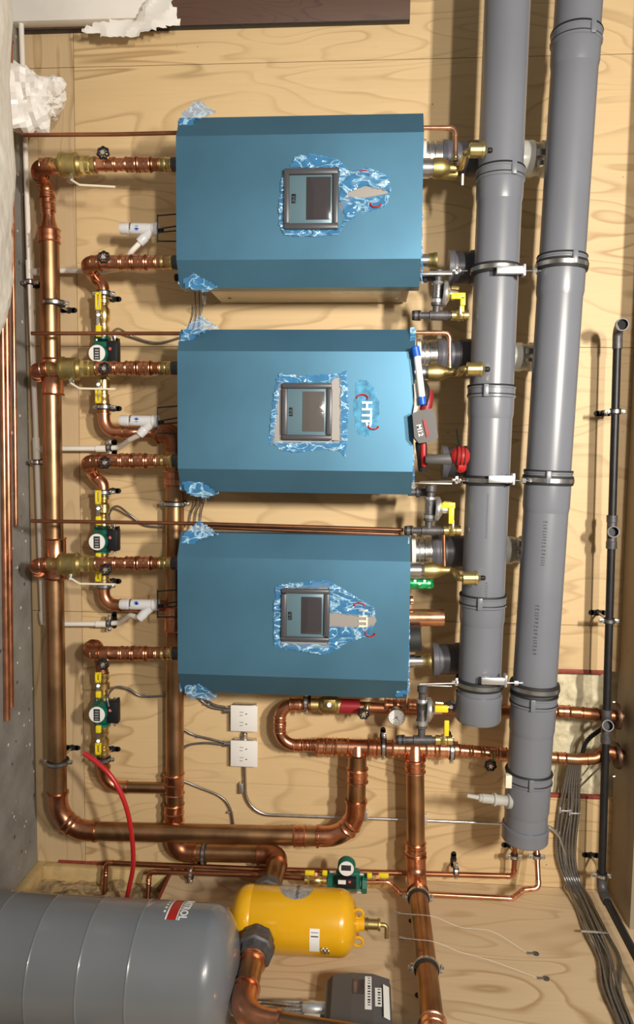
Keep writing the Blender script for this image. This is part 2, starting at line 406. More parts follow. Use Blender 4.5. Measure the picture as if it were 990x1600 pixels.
def boiler(x0, y0, x1, y1, frame, label, films, bare, pale, corners, logo, tape=None):
    hs, hf, hb = .366, .42, .30
    a = P(x0, (y0+y1)/2, hs); b = P(x1, (y0+y1)/2, hs); z0, z1 = a.z, b.z
    v0 = P(460, y0, hs).x; v1 = P(460, y1, hs).x; c = .086
    root = thing('wall_boiler', label, 'boiler', ((v0+v1)/2, 0, z0), 'blue film-covered wall boilers')
    prof = [(v0, hb), (v0, hs), (v0+c, hf), (v1-c, hf), (v1, hs), (v1, hb)]
    mb = prism(MB(), [(v, -h, z0) for v, h in prof], (0, 0, z1-z0))
    cov = build('cover', mb, 'boiler_blue', root, ang=10)
    bd = box(MB(), (v0+.012, -.025, z0+.085), (v1-.012, -hb, z1-.03), .004)
    for zz in (z0+.13, z1-.08): box(bd, (v1-.013, -.10, zz), (v1-.0085, -.115, zz+.012), .001)
    body = build('body', bd, 'boiler_steel', root)
    build('mounting_bracket', box(MB(), (v0+.06, -.001, z1-.14), (v1-.06, -.03, z1-.05), .002), 'zinc', root)
    build('rating_label', box(MB(), (v1-.013, -.19, z0+.55), (v1-.0105, -.255, z1-.06), 0), 'label_silver', root)
    # display
    fx0_, fy0_, fx1_, fy1_ = frame; W, H = fx1_-fx0_, fy1_-fy0_
    fr = MB(); t = 9; hf2 = hf+.022
    for r_ in ((fx0_, fy0_, fx1_, fy0_+t), (fx0_, fy1_-t, fx1_, fy1_), (fx0_, fy0_+t-1, fx0_+t-1, fy1_-t+1), (fx1_-t+1, fy0_+t-1, fx1_, fy1_-t+1)):
        pbox(fr, *r_, hf, hf2, .006)
    f_ = build('display_frame', fr, 'display_frame', root)
    build('display_panel', pbox(MB(), fx0_+t-2, fy0_+t-2, fx1_-t+2, fy1_-t+2, hf, hf+.010, .001), 'display_panel', f_)
    build('screen', pbox(MB(), fx0_+W*.42, fy0_+H*.15, fx1_-t-3, fy1_-H*.15, hf+.010, hf+.0125, .001), 'screen_light' if tape else 'screen', f_)
    pb = pbox(MB(), fx0_+W*.15, fy0_+H*.43, fx0_+W*.22, fy0_+H*.58, hf+.010, hf+.014, .001); build('button', pb, 'black', f_)
    q = P(fx0_+W*.205, fy0_+H*.455, hf+.0145); mk = MB()
    for k in range(2): torus(mk, (q.x+.006+k*.012, -hf-.0143, q.z-.0045), (0, 1, 0), .0035, .0007, 14, 5)
    build('button_mark', mk, 'display_panel', f_)
    for poly in bare:
        w_ = [P(x, y, hf+.0008) for x, y in poly]; build('bare_cover_patch', prism(MB(), w_, (0, .0012, 0)), 'cover_bare', root, 'bare grey metal where the film is torn away')
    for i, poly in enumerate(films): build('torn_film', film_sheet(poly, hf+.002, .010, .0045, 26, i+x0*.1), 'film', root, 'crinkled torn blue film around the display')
    for i, poly in enumerate(pale): build('torn_film', film_sheet(poly, hf+.0012, .002, .006, 30, i), 'film_pale', root, 'smooth pale blue film bubble')
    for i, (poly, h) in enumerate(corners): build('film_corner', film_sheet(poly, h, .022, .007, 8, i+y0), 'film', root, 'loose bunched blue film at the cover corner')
    # ruffled film along the two side rims
    for (xx, nm) in ((x0, 'l'), (x1, 'r')):
        pts = []
        for k in range(60):
            yy = y0+5+(y1-y0-10)*k/59; hh = hs+.045*min(1, (k+2)/9, (61-k)/9)
            wob = noise.noise(Vector((k*.33, xx, y0)))
            pts.append(P(xx+(-1.5 if nm == 'l' else .5)+wob*2, yy, hh-.01+abs(wob)*.01))
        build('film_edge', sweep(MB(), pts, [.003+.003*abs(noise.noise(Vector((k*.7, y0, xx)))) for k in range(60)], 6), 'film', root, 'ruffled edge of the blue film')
    # logo
    lx, ly, size, cover_letters, wh = logo
    o = P(lx, ly, hf+.003); lt = MB()
    if cover_letters: text(lt, 'HTP', (o.x-.045, -hf-.004, o.z-.022), size, ext=.0012, bold=.0015); build('logo_letters', lt, wh, root)
    sg = MB(); mir = -1 if cover_letters != 2 else 1
    c1 = [(o.x-.055+.012*cos(a_), -hf-.006, o.z-.022+.02*sin(a_)) for a_ in [R(x) for x in range(60, 290, 20)]]
    sweep(sg, c1, .0028, 6); build('logo_swirl', sg, 'red', root); sg = MB(); sweep(sg, [(o.x+.045+.012*cos(a_), -hf-.006, o.z+.02+.018*sin(a_)) for a_ in [R(x) for x in range(-110, 110, 20)]], .0028, 6)
    build('logo_swirl', sg, 'red', root)
    return root
corn = lambda x0, y0, x1, y1: [([(x0-2, y0+24), (x0+6, y0-2), (x0+30, y0-22), (x0+60, y0-2), (x0+28, y0+8), (x0+6, y0+34)], .372),
                               ([(x0-2, y1-38), (x0+8, y1-34), (x0+60, y1+1), (x0+42, y1+8), (x0+10, y1+2)], .372)]
boiler(281, 181, 658, 449, (443, 262, 528, 357), 'topmost in the photo of three blue wall boilers, its bare steel flank showing',
       [[(452, 262), (462, 246), (490, 242), (528, 250), (548, 268), (575, 262), (606, 276), (610, 300), (590, 296), (570, 290), (545, 300), (531, 316), (530, 262)],
        [(443, 357), (530, 357), (540, 340), (531, 312), (545, 308), (572, 310), (608, 305), (604, 322), (560, 336), (538, 350), (528, 368), (470, 370), (444, 368)],
        [(438, 290), (436, 350), (444, 366), (445, 270)]],
       [[(530, 318), (545, 300), (570, 291), (600, 294), (606, 302), (575, 308), (550, 311), (534, 330)]], [],
       corn(281, 181, 658, 449), (578, 298, .05, 0, 'cream'))
boiler(283, 515, 645, 770, (440, 598, 518, 688), 'middle blue wall boiler with plastic film over its screen and torn film around the display',
       [[(420, 694), (425, 640), (433, 590), (438, 594), (434, 640), (428, 690)], [(434, 598), (436, 584), (470, 588), (510, 584), (531, 584), (518, 596), (440, 599)],
        [(531, 584), (541, 578), (545, 640), (540, 716), (532, 706), (533, 640)], [(424, 690), (532, 692), (538, 706), (500, 702), (470, 706), (440, 704)]],
       [[(436, 590), (441, 600), (441, 686), (530, 688), (530, 693), (423, 694)], [(518, 592), (532, 590), (532, 690), (518, 690)]],
       [[(556, 596), (572, 594), (584, 606), (592, 630), (592, 655), (584, 675), (570, 682), (556, 676), (552, 640)]],
       corn(283, 515, 645, 770)+[([(640, 512), (649, 512), (648, 548), (640, 550)], .372)], (575, 646, .05, 1, 'white'), True)
boiler(283, 835, 638, 1086, (439, 920, 514, 1004), 'lowest in the photo of three blue wall boilers, above two white wall plates',
       [[(428, 918), (440, 912), (512, 906), (545, 925), (585, 950), (586, 962), (560, 962), (515, 956), (514, 918), (440, 918)],
        [(514, 978), (562, 980), (584, 976), (578, 992), (545, 1002), (520, 1018), (505, 1022), (470, 1016), (430, 1012), (430, 990), (437, 1004), (513, 1006)],
        [(430, 916), (439, 918), (438, 1005), (428, 1008)]],
       [[(514, 957), (585, 962), (588, 970), (582, 980), (514, 980)], [(439, 918), (470, 916), (514, 910), (514, 920), (439, 921)], [(439, 1003), (514, 1004), (514, 1014), (439, 1010)]], [],
       corn(283, 835, 638, 1086)+[([(616, 1086), (632, 1050), (638, 1050), (637, 1084)], .378)], (570, 970, .045, 2, 'cream'))

# ---------------------------------------------------------------- vent pipes
def ventpipe(label, p0, p1, r, joints, straps, cap, marks, sticker=None):
    root = thing('vent_pipe', label, 'pipe', p0, None); d = (p1-p0).normalized()
    build('pipe', lathe(MB(), p0, p1, [(0, r*.97), (0, r), (1, r), (1, r*.97)], 48), 'vent_grey', root)
    def at(y):                       # point on the axis at image row y
        lo, hi = 0., 1.
        for _ in range(40):
            m_ = (lo+hi)/2; q = p0.lerp(p1, m_)-cam_loc; c = ROT.transposed() @ q
            if 800-F*c.y/-c.z < y: lo = m_
            else: hi = m_
        return p0.lerp(p1, lo)
    u_, v_ = perp(d)
    for (ya, yb_) in joints:
        a, b = at(ya), at(yb_); L = (b-a).length
        e = build('socket', lathe(MB(), a, b, [(0, r*1.0), (0, r*1.06), (.004, r*1.10), (.008, r*1.10), (.010, r*1.075), (.030, r*1.075), (.032, r*1.10), (.040, r*1.10), (.044, r*1.045), (L-.02, r*1.045), (L, r)], 48, True), 'vent_grey', root)
        build('gasket', lathe(MB(), a-d*.004, a+d*.0015, [(0, r), (0, r*1.085), (1, r*1.115), (1, r)], 48), 'rubber', e); build('gasket', lathe(MB(), a+d*.0285, a+d*.0325, [(0, r), (0, r*1.09), (1, r*1.107), (1, r)], 48), 'rubber', e)
        an = R(-90+random.Random(ya).uniform(-25, 25)); q = a+d*.02+Vector((0, -cos(an+pi/2), sin(an+pi/2)))*r*1.08
        build('locking_clip', box(MB(), q-Vector((.022, .008, .009)), q+Vector((.022, .006, .009)), .002), 'vent_grey' if ya != 930 else 'zinc', e)
    for ya in straps:
        a = at(ya)
        sp = build('strap_liner', lathe(MB(), a-d*.017, a+d*.017, [(0, r*1.04), (0, r*1.12), (.2, r*1.14), (.8, r*1.14), (1, r*1.12), (1, r*1.04)], 48), 'rubber', root)
        build('strap', lathe(MB(), a-d*.0075, a+d*.0075, [(0, r*1.1), (0, r*1.165), (1, r*1.165), (1, r*1.1)], 48), 'steel', sp)
    if cap:
        a, b = at(cap[0]), at(cap[1]); build('end_cap', lathe(MB(), a, b, [(0, r), (0, r*1.08), (.12, r*1.1), (.25, r*1.08), (.9, r*1.08), (.97, r*1.04), (1, r*.95)], 48), 'vent_grey', root)
    rng = random.Random(3)
    for (xm, ya, yb_, sz) in marks:  # rows of illegible printed characters along the pipe
        a, b = at(ya), at(yb_); L = (b-a).length; mk = MB(); t = 0
        cc = Vector(a); pz = P(xm, ya, -a.y+r).z-a.z; al = math.asin(max(-.95, min(.95, pz/r))); pa = Vector((0, -cos(al), sin(al))); side = Vector((0, sin(al), cos(al)))
        while t < L:
            wd = rng.uniform(.3, .8)*sz
            q = cc+d*t+pa*(r*1.002)
            for s_ in rng.sample([-1, -.3, .4, 1], 3):
                c_ = q+side*(s_*sz*.42); e1 = d*wd*.5; e2 = side*sz*.11
                mk.add([c_-e1*0-e2+pa*.0006, c_+e1-e2+pa*.0006, c_+e1+e2+pa*.0006, c_-e1*0+e2+pa*.0006], [(0, 1, 2, 3)])
            e1 = d*sz*.12; e2 = side*sz*.45
            mk.add([q-e1-e2+pa*.0006, q+e1-e2+pa*.0006, q+e1+e2+pa*.0006, q-e1+e2+pa*.0006], [(0, 1, 2, 3)])
            t += wd+sz*.35
        build('print_mark', mk, 'ink_grey', root)
    return root, at
HV = .35
vp1, at1 = ventpipe('shorter grey vent pipe nearer the boilers, ending in a cap level with the gauge', P(797, -110, HV), P(746, 1125, HV), .079,
    [(266, 318), (604, 655), (929, 975)], [424, 750, 1066], (1082, 1131), [(762, 770, 838, .006), (760, 905, 930, .009)])
vp2, at2 = ventpipe('longer grey vent pipe farther from the boilers, beside the black pipe', P(911, -110, HV), P(819, 1312, HV), .080,
    [(52, 108), (402, 465), (736, 800), (1083, 1145), (1204, 1270)], [417, 750, 1072], (1288, 1320), [(897, 66, 96, .012), (852, 812, 880, .013), (840, 940, 1014, .013)])
build('sticker', pbox(MB(), 790, 1212, 799, 1232, HV+.03, HV+.055, .001), 'cream', vp2)
# short stubs from each boiler to the vent pipes
def vent_stub(y, x0, x1, label, dark=True, r=.058, h=.2, ring=False):
    root = thing('vent_connector', label, 'pipe', P(x0, y, h), None)
    a = P(x0, y, h); b = P(x1, y, h)
    s_ = P(x0+26, y, h) if ring else a
    build('pipe', lathe(MB(), s_, b, [(0, r*.95), (0, r*1.12), (.1, r*1.12), (.12, r), (1, r)], 32), 'vent_dark', root)
    build('bell', lathe(MB(), a.lerp(b, .45), a.lerp(b, .62), [(0, r), (0, r*1.08), (.4, r*1.1), (1, r*1.1), (1, r)], 32), 'vent_dark', root)
    if ring:
        build('flange', lathe(MB(), P(x0-6, y, h), P(x0, y, h), [(0, r), (0, r*1.15), (1, r*1.15), (1, r)], 32), 'pvc_white', root)
        build('steel_adapter', lathe(MB(), P(x0-2, y, h), P(x0+26, y, h), [(0, r*.8), (0, r*1.02), (.2, r*1.02), (.22, r*.95), (.3, r*1.02), (.5, r*1.02), (.52, r*.95), (.6, r*1.02), (1, r*1.02), (1, r*.8)], 32), 'steel', root, 'bright steel vent adapter')
    return root
vent_stub(248, 664, 812, 'dark vent stub behind the brass air vent, topmost in the photo', ring=True)
vent_stub(556, 656, 792, 'dark vent stub at the middle boiler, behind its air vent', ring=True)
vent_stub(862, 648, 778, 'dark vent stub at the lowest boiler, beside its thick copper stub', ring=True)
vent_stub(418, 700, 775, 'dark vent connector under the first white strut between boiler and vent pipe', h=.2)
vent_stub(722, 690, 765, 'dark vent connector behind the red-tipped impact driver', h=.2)
vent_stub(1030, 676, 755, 'grey vent connector next to the brass coupling at the lowest boiler', h=.2, r=.06)
def clear_coupling(x, y, label, s=1):
    root = thing('clear_coupling', label, 'coupling', P(x, y, .2), 'clear couplings between the vent pipes'); r = .066*s
    build('body', lathe(MB(), P(x-8, y, .2), P(x+74, y, .2), [(0, r*.9), (0, r), (.36, r), (.40, r*.92), (.44, r*.88), (.52, r*.88), (.54, r*.98), (.7, r*.98), (.72, r*.9), (1, r*.9), (1, r*.8)], 32), 'clear_plastic', root)
    build('lug', pbox(MB(), x+3, y-26*s, x+18, y-12*s, .2, .235, .003), 'clear_plastic', root)
    c = pbox(pbox(MB(), x+32, y-17*s, x+44, y-6*s, .24, .272, .002), x+32, y+1, x+41, y+9*s, .24, .272, .002)
    build('clamp_screw', c, 'steel', root)
clear_coupling(808, 249, 'translucent coupling between the vent pipes, nearest the top of the photo')
clear_coupling(790, 558, 'translucent coupling between the vent pipes, beside the middle boiler', .85)
clear_coupling(776, 859, 'translucent coupling between the vent pipes, beside the lowest boiler', .85)
def strut(x0, y, x1, label, hs=.465):
    root = thing('strut_hanger', label, 'bracket', P(x0, y, hs), 'strut hangers holding the vent pipes')
    mb = pbox(MB(), x0, y-6, x1, y+6, hs-.02, hs, .002); build('strut_channel', mb, 'zinc', root)
    build('end_flange', pbox(MB(), x1-3, y-9, x1, y+9, hs-.035, hs+.002, .001), 'zinc', root)
    build('threaded_rod', cyl(MB(), P(x1, y+2, hs-.01), P(x1+24, y+2, hs-.02), .0025, 8), 'steel', root); rd = cyl(MB(), P(655, y+4, .38), P(730, y+2, .38), .0025, 8); build('threaded_rod', rd, 'steel', root)
    for xx in (x1+14, 687+(735-687)*.6): build('nut', lathe(MB(), P(xx-3, y+2, .45 if xx > x1 else .38), P(xx+3, y+2, .45 if xx > x1 else .38), [(0, .004), (0, .009), (1, .009), (1, .004)], 6), 'zinc', root)
    build('wing_nut', pbox(pbox(MB(), 711, y-5, 715, y+7, .375, .385, .001), 706, y-1, 720, y+3, .375, .385, .001), 'zinc', root)
    build('rail', pbox(MB(), 642, y+5, 706, y+8, .36, .38, .001), 'steel', root)
strut(776, 421, 821, 'white strut hanger between the vent pipes, topmost in the photo')
strut(763, 749, 804, 'white strut hanger across the vent pipes, level with the impact driver')
strut(752, 1065, 792, 'grey strut hanger across the vent pipes, lowest in the photo')
# drain fitting at the foot of the longer vent
root = thing('drain_fitting', 'clear plastic drain fitting sticking out of the end of the longer vent pipe', 'fitting', P(795, 1249, HV))
build('body', lathe(MB(), P(797, 1252, HV+.03), P(752, 1247, HV+.05), [(0, .02), (0, .028), (.12, .028), (.15, .020), (.5, .019), (.52, .024), (.6, .024), (.62, .017), (1, .017), (1, .012)], 20), 'clear_plastic', root)
build('nozzle', lathe(MB(), P(752, 1247, HV+.05), P(729, 1243, HV+.06), [(0, .015), (.2, .015), (.25, .009), (1, .007)], 14), 'clear_plastic', root)
# ---------------------------------------------------------------- big copper
def FY(px, py, h, h2):
    q = P(px, py, h); return Vector((q.x, -h2, q.z))
def strapclamp(x, y, h, r, label, axis='x', tail=24, base_h=0.0, grp='rubber-lined pipe clamps', tdir=None, root=None, ctr=None):
    c = P(x, y, h) if ctr is None else ctr; d = Vector((1, 0, 0)) if axis == 'x' else Vector((0, 0, 1)) if axis == 'z' else Vector((0, 1, 0))
    o = Vector((0, 0, 1)) if axis == 'x' else Vector((1, 0, 0)) if axis == 'z' else Vector((0, 0, 1))
    if tdir: o = Vector(tdir)
    root = thing('pipe_clamp', label, 'clamp', c, grp)
    build('liner', lathe(MB(), c-d*.011, c+d*.011, [(0, r*1.02), (0, r*1.02+.005), (1, r*1.02+.005), (1, r*1.02)], 28), 'rubber', root)
    build('band', lathe(MB(), c-d*.006, c+d*.006, [(0, r*1.02), (0, r*1.02+.0075), (1, r*1.02+.0075), (1, r*1.02)], 28), 'steel', root)
    wn = Vector((0, 1, 0)) if axis != 'y' else Vector((1, 0, 0))
    dist = (c.y*-1 if axis != 'y' else XS-c.x)-base_h
    for s_ in (1, -1):
        e = MB()
        q = c+o*(s_*(r+.013)); lo = q-o*.012-d*.008-wn*.006; hi = q+o*.010+d*.008+wn*.006
        box(e, [min(lo[i], hi[i]) for i in range(3)], [max(lo[i], hi[i]) for i in range(3)], .002)
        cyl(e, q-wn*.016, q+wn*.012, .0045, 8); build('ear', e, 'steel', root)
    if dist > r+.01:
        build('standoff', cyl(MB(), c+wn*r, c+wn*dist, .005, 10), 'steel', root)
        b = c+wn*dist; pl = MB(); L = .026
        lathe(pl, b-o*L-wn*.004, b-o*L, [(0, .011), (1, .011)], 16); lathe(pl, b+o*L-wn*.004, b+o*L, [(0, .011), (1, .011)], 16)
        lo = b-o*L-d*.011-wn*.004; hi = b+o*L+d*.011; box(pl, lo, hi, 0)
        lathe(pl, b-wn*.016, b, [(0, .009), (.5, .012), (1, .014)], 16)
        build('base_plate', pl, 'black', root)
    return root
HH = .15; RH = .0385
hdr_pts = [P(76, 372, HH), P(91, 1262, HH)]
zA = P(93, 1215, HH)
corner1 = P(91, 1297, HH); corner2 = P(555, 1308, HH); top2 = P(558, 1180, HH)
hdr = run('copper_header', 'large copper header running along the foot of the wall and turning up to the tee', 'pipe',
          [P(77, 372, HH), corner1, corner2, top2], RH, 'copper_old', .13, me='copper', elbows=False)
def bigelbow(root, arc, r, m):
    elbow(root, arc, r, m, .95); a, d1, d2 = arc; mid = a[len(a)//2]; t = (a[len(a)//2+1]-a[len(a)//2-1]).normalized()
    build('coupling', lathe(MB(), mid-t*.022, mid+t*.022, [(0, r*1.05), (0, r*1.16), (.2, r*1.2), (.35, r*1.1), (.65, r*1.1), (.8, r*1.2), (1, r*1.16), (1, r*1.05)], 22), m, root)
for a in path([P(77, 372, HH), corner1, corner2, top2], .13)[1]: bigelbow(hdr, a, RH, 'copper')
# tee sleeves where the boiler lines enter
for (ya, yb_) in ((560, 618), (840, 905)):
    coupling(hdr, P(79+(ya-372)*.0163, ya, HH), P(79+(yb_-372)*.0163, yb_, HH), RH, 'copper', 'tee')
coupling(hdr, P(459, 1306, HH), P(478, 1306, HH), RH, 'copper')
coupling(hdr, P(558, 1222, HH), P(558, 1200, HH), RH, 'copper')
# reducer up to the first line
coupling(hdr, P(76.5, 358, HH), P(77, 380, HH), RH, 'copper', 'reducer')
build('neck', lathe(MB(), P(76, 338, HH), P(76.5, 360, HH), [(0, .024), (.3, .026), (.9, .036), (1, .038)], 22), 'copper', hdr)
strapclamp(84, 474, HH, RH, 'pipe clamp on the copper header between its reducer and the first thin crossing pipe')
strapclamp(91, 1190, HH, RH, 'pipe clamp on the copper header just before its big bend near the red tube')
HR = .066
ret = run('copper_header', 'copper return header standing closer to the boilers, passing behind the larger header', 'pipe',
          [P(240, 676, HR), P(273, 676, HR), P(273, 1331, HR), P(436, 1334, HR), Vector((P(436, 1334, HR).x, -.40, P(436, 1334, HR).z))], .0385, 'copper_old', .06, me='copper_dark', group=None)
for (ya, yb_) in ((735, 760), (945, 985), (1208, 1240), (1255, 1284)): coupling(ret, P(272, ya, HR), P(272, yb_, HR), .0385, 'copper')
strapclamp(273, 787, HR, .0385, 'pipe clamp on the return header beside the corner of the middle boiler')
strapclamp(319, 1333, HR, .0385, 'small pipe clamp under the larger header at the foot of the wall', axis='z')
# ---------------------------------------------------------------- boiler lines
def wheel(x, y, h, root, stem_to, r=.024):
    c = P(x, y, h); ax = (Vector((0, -1, 0)))
    s_ = build('stem', cyl(MB(), stem_to, c, .007, 10), 'brass', root)
    wm = torus(MB(), c, ax, r*.82, r*.2, 28, 8, 7, .10)
    for k in range(4):
        a = k*pi/4; dd = Vector((cos(a), 0, sin(a)))*r*.75; cyl(wm, c-dd, c+dd, r*.1, 6)
    build('handwheel', wm, 'black', root); build('hub', cyl(MB(), c-ax*.004, c+ax*.009, r*.33, 12, .001), 'zinc', root)
def drain(x, y, h, wx, wy, label):
    root = thing('drain_valve', label, 'valve', P(x, y, h), 'drain valves with small black handwheels')
    build('valve_body', lathe(MB(), P(x+14, y-1, h), P(wx+4, wy+1, h+.02), [(0, .010), (.15, .013), (.3, .010), (.7, .010), (.8, .014), (1, .013)], 14), 'brass', root)
    wheel(wx, wy, h+.055, root, P(wx, wy, h+.01)); return root
def line_a(y, first, label, dlabel, clabel):
    h = .25; r = .021; xe = 44 if not first else 36
    root = thing('copper_line', label, 'pipe', P(278, y, h), None)
    e0 = P(xe+8, y, h)
    yh = y+ (22 if first else 8)
    if first: pts = [P(162, y, h), P(54, y+4, h), P(72, y+30, HH), P(76, 340, HH)]
    else: pts = [P(162, y, h), P(57, y+2, h), P(62, y+14, HH-.02), P(82, y+14, HH-.02)]
    if first:
        pp, arcs = path(pts, .045); build('pipe', sweep(MB(), pp, .024, 18), 'copper', root)
        for a in arcs: elbow(root, a, .0265, 'copper_dark')
        for yy in (300, 318): coupling(root, P(74+(yy-300)*.05, yy, HH), P(75+(yy-300)*.05, yy+13, HH), .025, 'copper')
    else:
        pp, arcs = path(pts, .035); build('pipe', sweep(MB(), pp, .024, 18), 'copper', root)
        for a in arcs[:2]: elbow(root, a, .0255, 'copper_dark', .6)
    coupling(root, P(64, y+2, h), P(76, y+1, h), .024, 'copper')
    # fittings between the valve and the boiler
    for (a, b, s_, m_) in ((150, 180, 1.05, 'copper'), (180, 197, .95, 'copper'), (197, 214, 1.1, 'copper'), (216, 236, 1.12, 'copper'), (237, 250, .95, 'copper_dark'), (250, 259, .95, 'brass_dull'), (258, 270, .98, 'brass')):
        coupling(root, P(a, y, h), P(b, y, h), .0225*s_, m_)
    build('nipple', lathe(MB(), P(268, y, h), P(288, y, h), [(0, .019), (0, .0265), (1, .0265), (1, .02)], 18), 'iron', root)
    # brass flow-check valve with its lever
    v = thing('check_valve', clabel, 'valve', P(115, y, h), 'brass check valves')
    yy = y+1
    build('valve_body', lathe(MB(), P(76, yy, h), P(150, yy, h), [(0, .018), (0, .027), (.10, .027), (.11, .022), (.2, .026), (.26, .030), (.265, .044), (.30, .0465), (.335, .0465), (.34, .043), (.56, .043), (.57, .0455), (.61, .0455), (.64, .036), (.70, .032), (.71, .028), (.78, .028), (.79, .033), (.86, .033), (.87, .027), (.93, .027), (.94, .031), (1, .031), (1, .02)], 26), 'brass_dull', v)
    build('union_nut', lathe(MB(), P(128, yy, h), P(142, yy, h), [(0, .028), (0, .034), (.45, .034), (.5, .03), (.55, .034), (1, .034), (1, .028)], 6), 'brass_bright', v)
    build('lever_hub', lathe(MB(), P(112, y+16, h+.01), P(110, y+27, h+.02), [(0, .010), (.6, .010), (.65, .014), (1, .014)], 10), 'steel', v)
    lv = tube(MB(), [P(111, y+24, h+.03), P(124, y+32, h+.04), P(180, y+33 if not first else y+35, h+.04)], .0042, .02, 8); build('lever', lv, 'cream', v)
    drain(158, y, h, *dlabel)
line_a(257, True, 'press-fitted copper line with brass check valve, topmost boiler, bending down into the reducer', (161, 239, 'drain valve with its black wheel above the topmost copper line'), 'brass check valve on the topmost boiler line, before the big elbow')
line_a(575, False, 'press-fitted copper line with brass check valve at the middle boiler', (163, 576, 'drain valve wheel in front of the middle boiler line, just under a green pump'), 'brass check valve on the middle boiler line')
line_a(880, False, 'press-fitted copper line with brass check valve at the lowest boiler', (165, 890, 'drain valve wheel on the lowest boiler line with check valve'), 'brass check valve on the lowest boiler line, white lever below it')
HP = .11
def isolation(x, y0, y1, h, label, flip, m='brass_bright', dx=-9, grp='yellow-handled pump valves'):
    root = thing('ball_valve', label, 'valve', P(x, (y0+y1)/2, h), grp)
    a, b = P(x, y0, h), P(x, y1, h)
    build('valve_body', lathe(MB(), a, b, [(0, .012), (0, .023), (.08, .023), (.10, .019), (.16, .019), (.18, .023), (.26, .023), (.28, .018), (.33, .018), (.4, .026), (.62, .026), (.69, .018), (.76, .018), (.78, .023), (.9, .023), (.92, .025), (1, .025), (1, .012)], 20), m, root)
    ym = (y0+y1)/2; L = (y1-y0)
    hub = (x+dx, ym+L*.02)
    build('handle_hub', lathe(MB(), P(hub[0], hub[1], h+.010), P(hub[0], hub[1], h+.052), [(0, .009), (.7, .009), (.72, .006), (1, .006)], 8), 'steel', root)
    yl = (y0, y0+L*.40) if not flip else (y1-L*.40, y1); ys = (y1-L*.26, y1) if not flip else (y0, y0+L*.26)
    hx0, hx1 = x+dx-5, x+dx+4
    hm = MB(); pbox(hm, hx0, yl[0], hx0+3, yl[1], h+.036, h+.05, .002); pbox(hm, hx1-3, yl[0], hx1, yl[1], h+.036, h+.05, .002)
    pbox(hm, hx0, yl[0], hx1, yl[0]+4, h+.036, h+.05, .003); pbox(hm, hx0, yl[1]-4, hx1, yl[1], h+.036, h+.05, .003)
    build('handle', hm, 'yellow', root); build('drain_handle', pbox(MB(), hx0+1, ys[0], hx1, ys[1], h+.036, h+.05, .003), 'yellow', root)
    build('handle_plate', pbox(MB(), x+dx-3, y0+3, x+dx+2, y1-3, h+.031, h+.036, 0), 'steel', root)
def pump(x, y, h, label, x2=None):
    root = thing('circulator_pump', label, 'pump', P(x, y, h), 'green circulator pumps')
    cx, cy = x-8, y+4
    body = lathe(MB(), P(x+1, y-21, h), P(x+1, y+20, h), [(0, .026), (0, .034), (.1, .034), (.12, .024), (.3, .030), (.7, .030), (.88, .024), (.9, .034), (1, .034), (1, .026)], 22)
    pbox(body, x-16, y-16, x+14, y+20, h+.0, h+.05, .012); build('casing', body, 'green_pump', root)
    build('motor', lathe(MB(), FY(cx, cy, h+.087, h+.03), FY(cx, cy, h+.087, h+.085), [(0, .040), (.8, .038), (.92, .036), (1, .033)], 28), 'green_pump', root)
    d = build('dial', lathe(MB(), FY(cx, cy, h+.087, h+.084), P(cx, cy, h+.087), [(0, .033), (0, .034), (1, .033)], 28), 'white', root)
    build('dial_window', pbox(MB(), cx-5, cy-9, cx+5, cy+10, h+.087, h+.0888, .0005), 'ink', d)
    mk = MB()
    for k in range(4):
        a = P(cx-3, cy-6+k*4, h+.0889); box(mk, (a.x, a.y, a.z), (a.x+.005, a.y+.0006, a.z+.016), 0)
    build('dial_mark', mk, 'label_silver', d)
    t = MB(); pbox(t, x+8, y-16, x+24, y+18, h+.02, h+.065, .004); pbox(t, x+21, y-20, x+25, y+18, h+.03, h+.06, .001); build('terminal_box', t, 'black', root)
    build('status_dot', lathe(MB(), P(x+13, y-3, h+.064), P(x+13, y-3, h+.0665), [(0, .007), (1, .0065)], 12), 'red', root)
    bo = MB()
    for (bx_, by) in ((-8, -18), (20, -20), (20, 18), (-6, 19)): cyl(bo, P(x+bx_, y+by-3, h+.02), P(x+bx_, y+by+3, h+.02), .006, 8)
    build('bolt', bo, 'steel', root)
